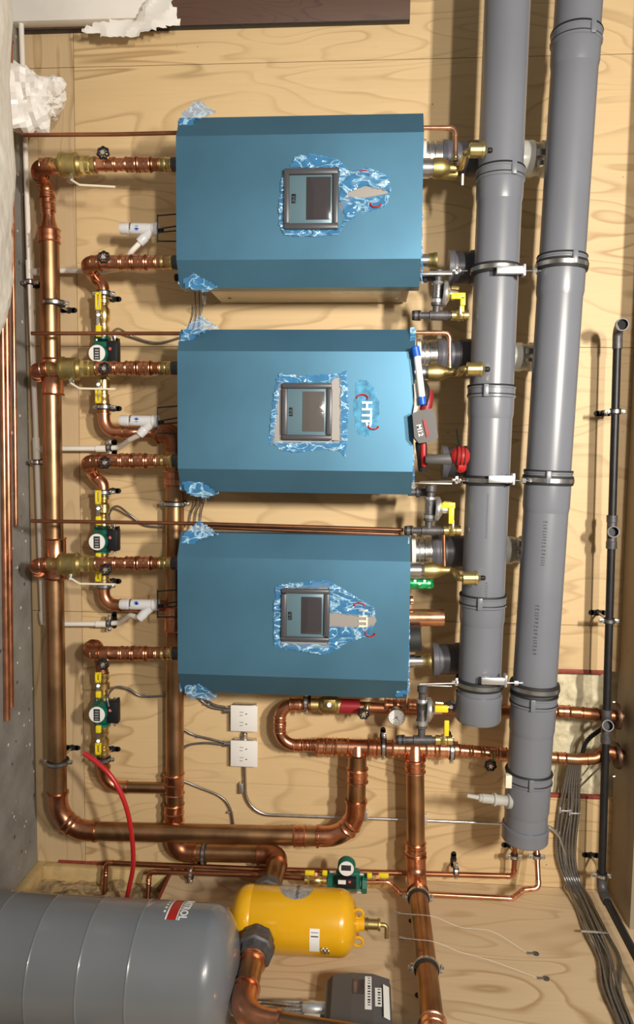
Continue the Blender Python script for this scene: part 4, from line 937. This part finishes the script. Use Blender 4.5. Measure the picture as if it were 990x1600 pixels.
for (x, y, lab) in ((304, 455, 'topmost'), (305, 765, 'middle')):
    for k in range(3): cable([P(x+k*7, y, .06), P(x+k*6+1, y+20, .03), P(x+k*6-2-(5-k*2 if y > 600 else 0), y+38, .02), P(x+k*6-10+k*3, y+62, .02)], 'thin cable hanging between boilers at the corner of the %s boiler, %s of three' % (lab, ('first', 'second', 'third')[k]), .0035)
    root = thing('cable_gland', 'small steel cable gland under the corner of the %s boiler' % lab, 'fitting', P(x+14, y+8, .05)); build('gland', lathe(MB(), P(x+14, y, .05), P(x+15, y+20, .03), [(0, .008), (.3, .008), (.32, .011), (.6, .011), (.62, .007), (1, .007)], 10), 'zinc', root)
# bundle by the soffit
rng = random.Random(7)
names = ['nearest the vent pipe', 'second from the vent pipe', 'third from the vent pipe', 'middle of the bundle', 'fifth from the vent pipe', 'sixth from the vent pipe', 'nearest the black pipe']
for k in range(7):
    t = k/6; off = (t-.5)
    g_ = .012+.008*(k % 2)
    pts = [P(898+off*16, 1186, .05), P(893+off*22, 1225, .03), P(889+off*30+(3 if k in (2, 3) else 0), 1262, .02), P(884+off*30, 1310, .02), P(885+off*26, 1345, .025), P(894+off*22, 1377, .035)]
    cw = [(912, 1415), (932, 1460), (948 + (4 if k % 3 == 0 else -2), 1500), (955, 1545), (976, 1600), (990, 1640)]
    pts += [S(x+off*(26+8*sin(k*2.1+i)), y, g_) for i, (x, y) in enumerate(cw)]
    cable(pts, 'grey armoured cable in the bundle by the soffit, ' + names[k], .0062, grp=None, k=5)
for (x, y) in ((884, 1267), (899, 1271)):
    root = thing('cable_clip', 'small bent metal cable clip across the bundle, %s' % ('left' if x < 890 else 'right')+' one of a pair', 'clip', P(x, y, .02)); build('clip', pbox(pbox(MB(), x-9, y-1, x+9, y+2, .026, .03, .001), x-10, y-5, x-8, y+4, 0, .03, .001), 'zinc', root)
root = thing('cable_clip', 'bent metal cable clip across the bundle on the side wall', 'clip', S(925, 1452, .02)); q = S(928, 1456, .032)
build('clip', box(MB(), q-Vector((.002, .005, .05)), q+Vector((.002, .005, .05)), .001), 'zinc', root)
cable([P(957, 1130, .10), P(935, 1142, .07), P(915, 1160, .05), P(908, 1185, .04)], 'thick black cable behind the black pipe at its second tee', .010, 'black', None)
cable([P(957, 1180, .05), P(930, 1205, .03), P(905, 1230, .02)], 'thin grey cable branching from the bundle towards the black pipe', .004, 'cable_steel', None)
# ---------------------------------------------------------------- thin copper lines at the foot of the side wall
r1 = .0105
tl = run('thin_copper_line', 'thin copper line along the corner, turning up into the clamp on the left of two', 'pipe', [P(163, 1402, .12), P(166, 1348, .09), P(400, 1358, .09), P(802, 1369, .09), P(804, 1325, .09)], r1, 'copper_dark', .02, me='copper')
for (x, y) in ((165, 1362), (164, 1372), (163, 1382)): coupling(tl, P(x, y, .1), P(x, y+7, .105), r1, 'copper')
t2 = run('thin_copper_line', 'thin copper line running into the small green pump lying along the corner', 'pipe', [P(231, 1403, .16), P(233, 1362, .13), P(400, 1367, .13), P(512, 1374, .17)], r1, 'copper_dark', .02, me='copper')
for (x, y) in ((232, 1374), (232, 1386)): coupling(t2, P(x, y, .14), P(x, y+8, .15), r1, 'copper')
t3 = run('thin_copper_line', 'thin copper line from the small green pump behind the thick pipe, with an S-bend', 'pipe', [P(572, 1378, .20), P(606, 1378, .20), P(626, 1396, .20), P(665, 1397, .20), P(800, 1404, .20), P(818, 1390, .20), P(841, 1388, .20), P(838, 1325, .12)], r1, 'copper', .022, me='copper_new')
for (x, lab) in ((803, 'black-eared pipe clamp under the end of the longer vent pipe, left of two'), (838, 'black-eared pipe clamp under the end of the longer vent pipe, right of two')):
    c_ = P(x, 1338, .09 if x < 810 else .135); strapclamp(0, 0, 0, r1, lab, ctr=c_, grp=None)
for (x, y, h, lab) in ((712, 1361, .09, 'black-eared clamp on the thin copper line right of the thick pipe'), (298, 1368, .13, 'black-eared clamp on the thin copper lines near the tank')):
    strapclamp(x, y, h, r1, lab, axis='z')
# green pump in line, horizontal in the photo
h = .19; root = thing('circulator_pump', 'small green circulator pump above the yellow separator, lying across', 'pump', P(542, 1374, h), 'green circulator pumps')
b = lathe(MB(), P(512, 1376, h), P(573, 1380, h), [(0, .03), (0, .040), (.12, .042), (.14, .026), (.3, .032), (.7, .032), (.86, .026), (.88, .042), (1, .040), (1, .03)], 8)
pbox(b, 525, 1362, 562, 1392, h, h+.045, .012); build('casing', b, 'green_pump', root)
build('motor', lathe(MB(), FY(541, 1357, h+.08, h+.05), FY(541, 1357, h+.08, h+.08), [(0, .036), (.8, .036), (1, .032)], 28), 'green_pump', root)
d = build('dial', lathe(MB(), FY(541, 1357, h+.08, h+.079), FY(541, 1357, h+.08, h+.083), [(0, .030), (1, .030)], 28), 'white', root)
build('dial_window', pbox(MB(), 533, 1352, 548, 1361, h+.083, h+.085, .0005), 'ink', d)
tb_ = build('terminal_box', pbox(MB(), 526, 1373, 556, 1390, h+.03, h+.07, .003), 'black', root)
build('paper_label', pbox(MB(), 528, 1375, 540, 1382, h+.07, h+.071, 0), 'white', tb_); build('status_dot', cyl(MB(), P(546, 1378, h+.068), P(546, 1378, h+.072), .006, 10), 'red', root)
bo = MB()
for (x, y) in ((520, 1362), (520, 1392), (563, 1394), (563, 1366)): cyl(bo, P(x-5, y, h+.02), P(x+5, y, h+.02), .006, 8)
build('bolt', bo, 'zinc', root)
for (x0, x1, fl, lab) in ((476, 511, 0, 'yellow-handled valve on the tank side of the small lying pump'), (573, 607, 1, 'yellow-handled valve between the small lying pump and the thick brown pipe')):
    root = thing('ball_valve', lab, 'valve', P(x0, 1376, h), 'yellow-handled pump valves'); yy = 1375+(x0-476)*.04
    build('valve_body', lathe(MB(), P(x0, yy, h), P(x1, yy+1, h), [(0, .012), (0, .017), (.15, .017), (.2, .013), (.4, .019), (.65, .019), (.75, .013), (.8, .02), (1, .02), (1, .012)], 18), 'brass_bright', root)
    xm_ = (x0+x1)/2
    a, b2 = ((x0, x0+15), (x1-8, x1)) if not fl else ((x1-16, x1), (x0, x0+8))
    build('handle', pbox(MB(), a[0], yy-14, a[1], yy-6, h+.03, h+.042, .004), 'yellow', root); build('drain_handle', pbox(MB(), b2[0], yy-14, b2[1], yy-6, h+.03, h+.042, .004), 'yellow', root)
    build('handle_hub', cyl(MB(), P(xm_, yy-9, h), P(xm_, yy-9, h+.045), .007, 8), 'copper_dark', root); build('handle_plate', pbox(MB(), x0+2, yy-11, x1-2, yy-8, h+.027, h+.03, 0), 'steel', root)
# ---------------------------------------------------------------- yellow separator
hS = .58; vS = P(450, 1437, hS).x; zL = P(362, 1436, hS).z; zR = P(557, 1436, hS).z; rS = .111
root = thing('air_separator', 'glossy yellow air and dirt separator tank lying before the side wall', 'separator', Vector((vS, -hS, zL)))
L = zR-zL; pr = [(0, .02)]
for k in range(1, 9): a = k/8*pi/2; pr.append((.06*(1-cos(a))/L, rS*(.25+.75*sin(a))))
pr += [(.061/L, rS), (.075/L, rS), (.0765/L, rS*.992), (.078/L, rS), (1-.061/L, rS)]
for k in range(7, -1, -1): a = k/8*pi/2; pr.append((1-.06*(1-cos(a))/L, rS*(.25+.75*sin(a))))
body = build('shell', lathe(MB(), (vS, -hS, zL), (vS, -hS, zR), pr, 64), 'separator_yellow', root, ang=50)
c = Vector((vS, -hS, zR))
build('top_boss', lathe(MB(), c-Vector((0, 0, .01)), c+Vector((0, 0, .028)), [(0, .03), (.5, .03), (.55, .024), (1, .024)], 24), 'separator_yellow', root)
vt = thing('air_vent', 'dull brass elbowed vent on the upper end of the yellow separator', 'vent', c+Vector((0, 0, .025)))
build('vent_body', lathe(MB(), c+Vector((0, 0, .022)), c+Vector((0, 0, .085)), [(0, .020), (.3, .022), (.32, .018), (.85, .018), (.9, .022), (1, .020)], 20), 'brass_dull', vt)
build('outlet_elbow', tube(MB(), [c+Vector((0, 0, .08)), c+Vector((.0, 0, .108)), c+Vector((.045, -.005, .108))], .008, .012, 12), 'brass_dull', vt)
for sx_, nm in ((.055, 'eye'), (-.05, 'eye')):
    build('lifting_eye', torus(MB(), c+Vector((sx_, -.02, .006)), (0, 1, 0), .017, .005, 20, 8), 'separator_yellow', root)
build('bottom_boss', cyl(MB(), (vS-.01, -hS, zL-.03), (vS-.01, -hS, zL+.01), .022, 16, .003), 'separator_yellow', root)
build('drain_plug', cyl(MB(), (vS+.01, -hS-.02, zL-.04), (vS+.01, -hS-.02, zL), .012, 8), 'black', root)
zi = P(436, 1334, HR).z
def union(root_name, y0, y1, label):
    u_ = thing('pipe_union', label, 'fitting', Vector((vS, y0, zi)))
    build('nut', lathe(MB(), (vS, y0, zi), (vS, y1, zi), [(0, .04), (0, .058), (.30, .058), (.34, .066), (.7, .066), (.75, .058), (1, .050), (1, .036)], 8), 'iron', u_)
    build('threaded_nipple', lathe(MB(), (vS, y0+(.03 if y0 < -hS else -.02), zi), (vS, y0, zi), [(0, .046), (.3, .048), (.6, .046), (1, .048)], 24), 'iron', u_)
    return u_
union('a', -.395, -.47, 'dark pipe union on the wall side of the yellow separator')
union('b', -hS-.115, -hS-.215, 'dark pipe union on the camera side of the yellow separator')
y0 = -hS-.20
dp = run('copper_drop', 'thick copper pipe elbowing away from the front union of the yellow separator', 'pipe', [Vector((vS, y0, zi)), Vector((vS, -1.06, zi)), Vector((vS-.02, -1.16, zi+.60))], .038, 'copper_old', .11, me='copper')
coupling(dp, Vector((vS, y0+.0, zi)), Vector((vS, y0-.045, zi)), .038, 'copper')
# label plates on the separator shell: bent to the cylinder
def wrap_patch(cx, cy, rr, a0, a1, z0, z1, m, name, root, n=14, axis_y=None, lab=None, ellipse=False):
    vs = []; fs = []; nz = 8
    for i in range(n+1):
        a = R(a0+(a1-a0)*i/n); u_ = (i/n*2-1); e = math.sqrt(max(0, 1-u_*u_)) if ellipse else 1
        for j in range(nz+1):
            z = (z0+z1)/2+(z1-z0)/2*(j/nz*2-1)*e; vs.append((cx+rr*cos(a), cy-rr*sin(a), z))
    for i in range(n):
        for j in range(nz): fs.append((i*(nz+1)+j, (i+1)*(nz+1)+j, (i+1)*(nz+1)+j+1, i*(nz+1)+j+1))
    return build(name, MB().add(vs, fs), m, root, lab)
def wrap_text(s, cx, cy, rr, a_mid, zb, size, m, name, root, bold=.0):
    """text running along +x round a vertical cylinder; letter tops towards +z"""
    t = text(MB(), s, (0, 0, 0), size, (1, 0, 0), (0, 1, 0), ext=.0002, bold=bold, center=True)
    vs = [(cx+(rr+.0006+v.z)*cos(R(a_mid)-v.x/rr), cy-(rr+.0006+v.z)*sin(R(a_mid)-v.x/rr), zb+v.y) for v in t.v]
    q = MB(); q.v = [Vector(v) for v in vs]; q.f = t.f; return build(name, q, m, root)
za = lambda px: P(px, 1436, hS).z
wrap_patch(vS, -hS, rS+.0006, 158, 222, za(436), za(488), 'label_silver', 'label_plate', root, ellipse=True, lab='grey oval maker plate')
wrap_text('SPIROTHERM', vS, -hS, rS+.001, 185, za(462), .016, 'ink', 'plate_letters', root)
wrap_patch(vS, -hS, rS+.0006, 68, 112, za(487), za(502), 'white', 'paper_label', root, lab='white paper label')
tg = MB()
for k in range(4): torus(tg, (vS+.03+.008*(k % 2), -hS-.108, za(506)+.006*k), (0, 1, .3), .007, .002, 12, 5)
build('label_mark', tg, 'steel', root); wrap_patch(vS, -hS, rS+.0008, 98, 100, za(489), za(500), 'ink', 'print_line', root); wrap_patch(vS, -hS, rS+.0008, 105, 106, za(489), za(500), 'ink', 'print_line', root)
# ---------------------------------------------------------------- grey tank
rT = .197; hT = .9; vT = 1.672; zT_ = P(370, 1540, hT).z
root = thing('expansion_tank', 'big grey expansion tank with seams, standing on the floor before the side wall', 'tank', Vector((vT, -hT, 0)))
pr = [(0.0, rT*.7), (.004, rT*.72), (.10, rT*.72), (.101, rT*.7), (.102, rT*.86), (.13, rT*.95), (.17, rT)]
zd = lambda px: P(px, 1420, hT).z
for zz in (zd(10), zd(78), zd(152), zd(224)): pr += [(zz-.006, rT), (zz-.003, rT*1.004), (zz, rT*1.012), (zz+.003, rT*1.004), (zz+.006, rT)]
zs_ = zT_-.09; pr.append((zs_, rT))
for k in range(1, 12): a = k/12*pi/2; pr.append((zs_+.09*sin(a), rT*(.0+cos(a)**.72)))
pr.append((zT_, .02))
build('shell', lathe(MB(), (vT, -hT, 0), (vT, -hT, 1), pr, 96, True), 'tank_grey', root, ang=50)
zb = lambda px: P(px, 1430, hT+.05).z
a_c = 136
wrap_patch(vT, -hT, rT+.0008, 169, 222, zb(258), zb(272), 'red', 'label_band', root, 24, lab='red band of the maker label')
for (p0, p1) in ((255, 257.5), (272.5, 274)): wrap_patch(vT, -hT, rT+.0009, 169, 222, zb(p0), zb(p1), 'white', 'label_stripe', root, 24)
wrap_text('AMTROL', vT, -hT, rT, 190, zb(276), .036, 'white', 'label_letters', root, .001)
for k in range(5): wrap_patch(vT, -hT, rT+.001, 178+k*6, 181+k*6, zb(249), zb(252.5), 'white', 'label_print', root, 4)
# ---------------------------------------------------------------- control box on the side wall
gC = .11
a = S(511, 1516, gC); b = S(610, 1516, gC); yC = a.y; yE = yC-.34
root = thing('control_box', 'dark grey boiler control box with white label strips on the side wall', 'control box', Vector((XS, (yC+yE)/2, a.z)))
z0_, z1_ = a.z, b.z; x0_ = XS-gC
build('case', box(MB(), (XS-.001, yC, z0_), (x0_+.03, yE, z1_), .006), 'control_grey', root)
cvr = build('cover', prism(MB(), [(x0_+.032, yC-.004, z0_+.004), (x0_+.012, yC-.004, z0_+.02), (x0_, yC-.004, z0_+.085), (x0_, yC-.004, z1_-.06), (x0_+.016, yC-.004, z1_-.004), (x0_+.032, yC-.004, z1_-.004)], (0, yE-yC+.008, 0)), 'control_grey', root, ang=10)
def fbox(y0_, y1_, za_, zb_, t, bev=0, base=0): return box(MB(), (x0_-base, yC-y0_, za_), (x0_-base-t, yC-y1_, zb_), bev)
zz = lambda px: z0_+(px-511)/(610-511)*(z1_-z0_)
sc_ = build('display', fbox(.035, .10, zz(551), zz(569), .002), 'screen', cvr)
for (y0_, y1_, p0, p1, s_) in ((.02, .165, 570, 580, 'BOILER LOOP PUMP'), (.07, .15, 585, 595, 'BOILERS'), (.05, .19, 597, 606, 'HEATING ZONES')):
    if p0 < 595:
        l_ = build('label_strip', fbox(y0_, y1_, zz(p0), zz(p1), .0015), 'white', cvr)
        q = MB(); rng2 = random.Random(p0); yy = yC-y0_-.006
        while yy > yC-y1_+.008:
            box(q, (x0_-.0015, yy, zz(p0)+.009), (x0_-.0019, yy-rng2.uniform(.003, .008), zz(p0)+.018), 0); yy -= .012
        build('strip_print', q, 'ink', l_)
    else:
        q = [Vector((x0_+.003, yC-y0_, zz(p0))), Vector((x0_+.003, yC-y1_, zz(p0))), Vector((x0_+.013, yC-y1_, zz(p1))), Vector((x0_+.013, yC-y0_, zz(p1)))]
        off = Vector((-.0022, 0, .0008)); l_ = build('label_strip', prism(MB(), [v+off*.5 for v in q], off), 'white', cvr)
for k in range(5):
    y_ = yC-.055-.017*k
    cb = cable([Vector((XS-.03, y_, z0_+.01)), Vector((XS-.034, y_-.002, z0_-.10)), Vector((XS-.03, y_+(.01 if k % 2 else -.008), z0_-.24)), Vector((XS-.05, y_-.03, z0_-.42)), Vector((XS-.03, y_-.18-.01*k, z0_-.50))], 'ribbed steel cable running into the control box, %s of five' % ['first', 'second', 'third', 'fourth', 'last'][k], .008, 'steel', None)
root = thing('cable_tie_bracket', 'pale winged strap holding the ribbed cables next to the control box', 'bracket', Vector((XS-.045, yC-.1, z0_-.05)))
mb = MB(); q = Vector((XS-.052, yC-.15, z0_-.04))
box(mb, q+Vector((-.006, -.02, -.028)), q+Vector((.004, .02, .028)), .004)
for s_ in (-1, 1): sweep(mb, spline([q+Vector((0, -.012, s_*.02)), q+Vector((-.002, -.025, s_*.05)), q+Vector((-.002, -.05, s_*.07))], 5), .010, 10)
build('strap', mb, 'pvc_white', root); build('connector', lathe(MB(), (XS-.04, yC-.09, z0_-.075), (XS-.04, yC-.09, z0_), [(0, .02), (.4, .026), (.6, .024), (1, .024)], 14), 'zinc', root)
# wires with terminals and screws on the side wall
for (x, y, x2, y2, lab) in ((837, 1491, 618, 1427, 'upper'), (853, 1530, 624, 1466, 'lower')):
    root = thing('wall_screw', 'small eyelet screw on the side wall, %s of two' % lab, 'screw', S(x, y)); a = S(x, y)
    build('screw_head', lathe(MB(), a, a+Vector((-.006, 0, 0)), [(0, .011), (.7, .011), (1, .006)], 14), 'iron', root)
    b = S(x-14, y-2, .004); build('eyelet_shank', cyl(MB(), a+Vector((-.003, 0, 0)), b, .0035, 8), 'iron', root)
    w_ = thing('hanging_wire', 'thin pale wire sagging from the %s eyelet screw past the thick pipe' % lab, 'wire', a)
    pts = [b, S(770, y-35 if lab == 'upper' else y-28, .06), S(720, y2+22, .14), S(680, y2+6, .17), S(650, y2+2, .165), S(x2, y2, .13)]
    build('wire', sweep(MB(), spline(pts, 8), .0006, 6), 'paper', w_); t0 = S(x2, y2, .13); t1 = S(x2+30, y2+3, .155)
    build('crimp_terminal', lathe(MB(), t0, t1, [(0, .006), (.25, .006), (.3, .003), (1, .003)], 8), 'steel', w_)
# red tube
root = thing('red_tube', 'red plastic water tube curving up from behind the grey tank', 'tube', P(197, 1405, .25))
build('tube', sweep(MB(), spline([P(196, 1412, .22), P(202, 1385, .25), P(208, 1350, .28), P(205, 1300, .32), P(195, 1255, .34), P(175, 1215, .34), P(150, 1190, .33), P(131, 1177, .32)], 8), .0095, 14), 'pex_red', root)
# ---------------------------------------------------------------- tools and bits
root = thing('impact_driver', 'red and black cordless impact driver wedged beside the middle boiler', 'power tool', P(665, 660, .44))
x0, x1 = 642, 680
bt = MB(); q = [P(x, y, .40) for x, y in ((642, 648), (650, 644), (672, 640), (677, 650), (681, 684), (674, 690), (652, 693), (645, 684))]
prism(bt, q, (0, -.075, 0)); b_ = build('battery', bt, 'control_grey', root)
lb = [P(x, y, .477) for x, y in ((660, 656), (665, 655), (672, 681), (666, 683))]; build('battery_stripe', prism(MB(), lb, (0, -.003, 0)), 'battery_red', b_, 'red stripe on the battery')
q0 = P(650, 664, .4775); build('battery_letters', text(MB(), 'M12', (q0.x, q0.y, q0.z), .024, (1, 0, .25), (-.25, 0, 1), ext=.0008, bold=.0006), 'white', b_)
build('grip', sweep(MB(), spline([P(664, 642, .42), P(667, 628, .42), P(668, 612, .41)], 4), .021, 14), 'battery_red', root)
build('grip_end', sweep(MB(), spline([P(660, 632, .44), P(664, 612, .43), P(660, 600, .40)], 4), .017, 12), 'rubber', root)
build('foot', sweep(MB(), spline([P(657, 690, .41), P(659, 712, .41), P(660, 735, .39)], 4), [.02, .021, .021, .02, .019, .018, .018, .017, .016], 12), 'rubber', root)
build('trim', sweep(MB(), spline([P(661, 692, .43), P(661, 712, .432), P(662, 728, .42)], 4), .010, 10), 'red', root)
root = thing('screwdriver', 'screwdriver with black shaft grip and red bulbous end pointing at the vent pipe', 'hand tool', P(700, 718, .45))
build('grip', lathe(MB(), P(664, 718, .45), P(706, 717, .45), [(0, .012), (.1, .017), (.5, .018), (.9, .022), (1, .02)], 18), 'control_grey', root)
build('cap', lathe(MB(), P(704, 712, .46), P(733, 714, .46), [(0, .015), (.15, .028), (.35, .036), (.7, .036), (.9, .026), (1, .012)], 20), 'red', root)
build('knob', lathe(MB(), P(712, 728, .46), P(728, 731, .46), [(0, .008), (.2, .020), (.6, .022), (.9, .016), (1, .008)], 16), 'red', root)
for t_ in (.3, .5, .7): c_ = P(704, 712, .46).lerp(P(733, 714, .46), t_); build('grip_ring', torus(MB(), c_, P(733, 714, .46)-P(704, 712, .46), .0355, .0022, 24, 6), 'rubber', root)
build('shaft', cyl(MB(), P(718, 700, .44), P(713, 670, .41), .0035, 8), 'iron_black', root)
root = thing('marker_pen', 'white marker pen with blue ends leaning on the edge of the middle boiler', 'pen', P(655, 590, .44))
build('barrel', lathe(MB(), P(651, 555, .45), P(659, 622, .45), [(0, .010), (.05, .0125), (.95, .0125), (1, .010)], 14), 'white', root)
build('cap', lathe(MB(), P(648, 541, .45), P(651, 557, .45), [(0, .010), (.1, .0145), (1, .0145)], 14), 'blue', root); build('plug', lathe(MB(), P(658.5, 620, .45), P(660, 633, .45), [(0, .0135), (.9, .0135), (1, .010)], 14), 'blue', root)
root = thing('folded_paper', 'crumpled white paper slip tucked between pen and middle boiler', 'paper', P(650, 620, .43)); q = [P(x, y, .43) for x, y in ((646, 600), (653, 596), (659, 622), (647, 650), (644, 650), (648, 628))]
build('slip', prism(MB(), q, (0, -.006, 0)), 'paper', root)
root = thing('green_can', 'shiny green packet tucked behind the brass valve at the lowest boiler', 'can', P(655, 911, .3))
build('can', lathe(MB(), P(632, 911, .30), P(677, 912, .30), [(0, .016), (.05, .021), (.9, .022), (.97, .017), (1, .014)], 18), 'green', root); mk = MB()
for k, (x, y) in enumerate(((646, 909), (653, 913), (661, 909), (668, 912))): pbox(mk, x, y-3, x+4, y+1, .318, .3225, .001)
build('print', mk, 'white', root)
root = thing('copper_stub', 'thick open copper stub sticking out beside the lowest boiler', 'pipe', P(640, 965, .3))
build('tube', lathe(MB(), P(628, 965, .30), P(693, 965, .30), [(0, .030), (0, .033), (1, .033), (1, .031), (.97, .0305), (.9, .0)], 28), 'copper_new', root)
root = thing('pipe_nipple', 'small copper fitting beside the lowest boiler, between can and thick stub', 'fitting', P(640, 938, .3)); build('fitting', lathe(MB(), P(630, 938, .3), P(645, 938, .3), [(0, .018), (.5, .018), (.55, .014), (.75, .018), (1, .016)], 16), 'copper', root)
root = thing('black_boot', 'black rubber coupling with grey band at the lowest boiler, by the copper stub', 'fitting', P(645, 998, .3))
build('boot', lathe(MB(), P(630, 998, .33), P(657, 997, .33), [(0, .03), (0, .050), (.9, .052), (1, .048)], 28), 'rubber', root)
# ---------------------------------------------------------------- cloth, boards and pipes at the left of the photo
def lump(name, label, cat, c, sx, sy, sz, m, amp, sc_, seed, n=40, p=2.6, ang=180):
    """super-ellipsoid draped lump with folds"""
    vs = []; fs = []; c = Vector(c)
    for i in range(n+1):
        th = -pi/2+pi*i/n
        for j in range(n*2):
            ph = pi*j/n
            f = lambda v: math.copysign(abs(v)**(2/p), v)
            d = Vector((f(cos(th)*cos(ph)), f(cos(th)*sin(ph)), f(sin(th))))
            q = Vector((d.x*sx, d.y*sy, d.z*sz))
            k = noise.noise(q*sc_+Vector((seed, 0, 0)))+.6*abs(noise.noise(q*sc_*2.3+Vector((0, seed, 0))))+.3*abs(noise.noise(q*sc_*5))
            q += d.normalized()*k*amp; q += c
            if q.z < .003: q.z = .003
            vs.append(q)
    for i in range(n):
        for j in range(n*2): fs.append((i*n*2+j, i*n*2+(j+1) % (n*2), (i+1)*n*2+(j+1) % (n*2), (i+1)*n*2+j))
    return build(name, MB().add(vs, fs), m, None, label, cat, ang=ang)
q1 = P(25, 545, .5)
lump('dust_sheet', 'cream dust sheet over a long low pile on the floor', 'dust sheet', (q1.x-.95, -.74, .06), .955, .36, .115, 'drop_cloth', .022, 5, 3, 90, 5)
cr = P(60, 152, .24)
lump('crumpled_plastic', 'crumpled white plastic sheet bunched by the dust sheet', 'plastic sheet', (cr.x, -.22, cr.z-.05), .092, .085, .115, 'plastic_sheet', .075, 12, 9, 26, 2.2, 14)
# wrapped board in the top corner of the photo
a = P(22, 42, .033); b = P(262, 36, .085)
root = thing('wrapped_panel', 'cream paper-wrapped panel standing on the floor against the wall', 'panel', (a.x-.2, -.06, 0))
build('panel', box(MB(), (a.x-.9, -.031, .0), (a.x+.006, -.082, b.z), .003), 'paper', root)
fl = film_sheet([(128, 58), (150, 42), (215, 32), (245, -10), (272, 5), (283, 42), (262, 46), (240, 56), (190, 62)], .09, .035, .013, 7, 3)
build('loose_flap', fl, 'paper', root, 'torn loose paper flap', ang=12)
a = P(276, 40, .03); b = P(640, 40, .03)
root = thing('walnut_board', 'dark walnut-look board standing upright against the plywood', 'board', (a.x-.1, -.02, .01))
build('board', box(MB(), (a.x-.22, 0-.001, .02), (a.x, -.03, b.z), .002), 'walnut', root); build('edge_band', box(MB(), (a.x, -.001, .02), (a.x+.003, -.0295, b.z), .0008), 'iron_black', root, 'dark edge of the board')
for k, (xa, xb, ya, yb_, h, r) in enumerate(((6, 16, 300, 1125, .26, .0125), (13, 24.5, 300, 1105, .225, .0125), (21, 26, 300, 822, .205, .009))):
    root = thing('copper_tube', ['copper tube on the floor, nearest the photo edge', 'copper tube on the floor, second from the wall', 'thinner shorter copper tube on the floor, nearest the wall'][k], 'pipe', P(xb, yb_, h))
    z_ = r+.001; e = P(xb, yb_, h); 
    def fl_(px, py):
        rr = ray(px, py); t = (z_-cam_loc.z)/rr.z; return cam_loc+rr*t
    pB_ = fl_([11, 17, 25][k], yb_); pA_ = fl_([4.5, 11, 22][k], 560)
    dd = (pB_-pA_).normalized(); s0 = pA_-dd*(1.3 if k == 2 else .9)
    build('tube', lathe(MB(), s0, pB_, [(0, r*.8), (0, r), (1, r), (1, r*.8), (.99, r*.75), (.98, 0)], 18), 'copper', root)
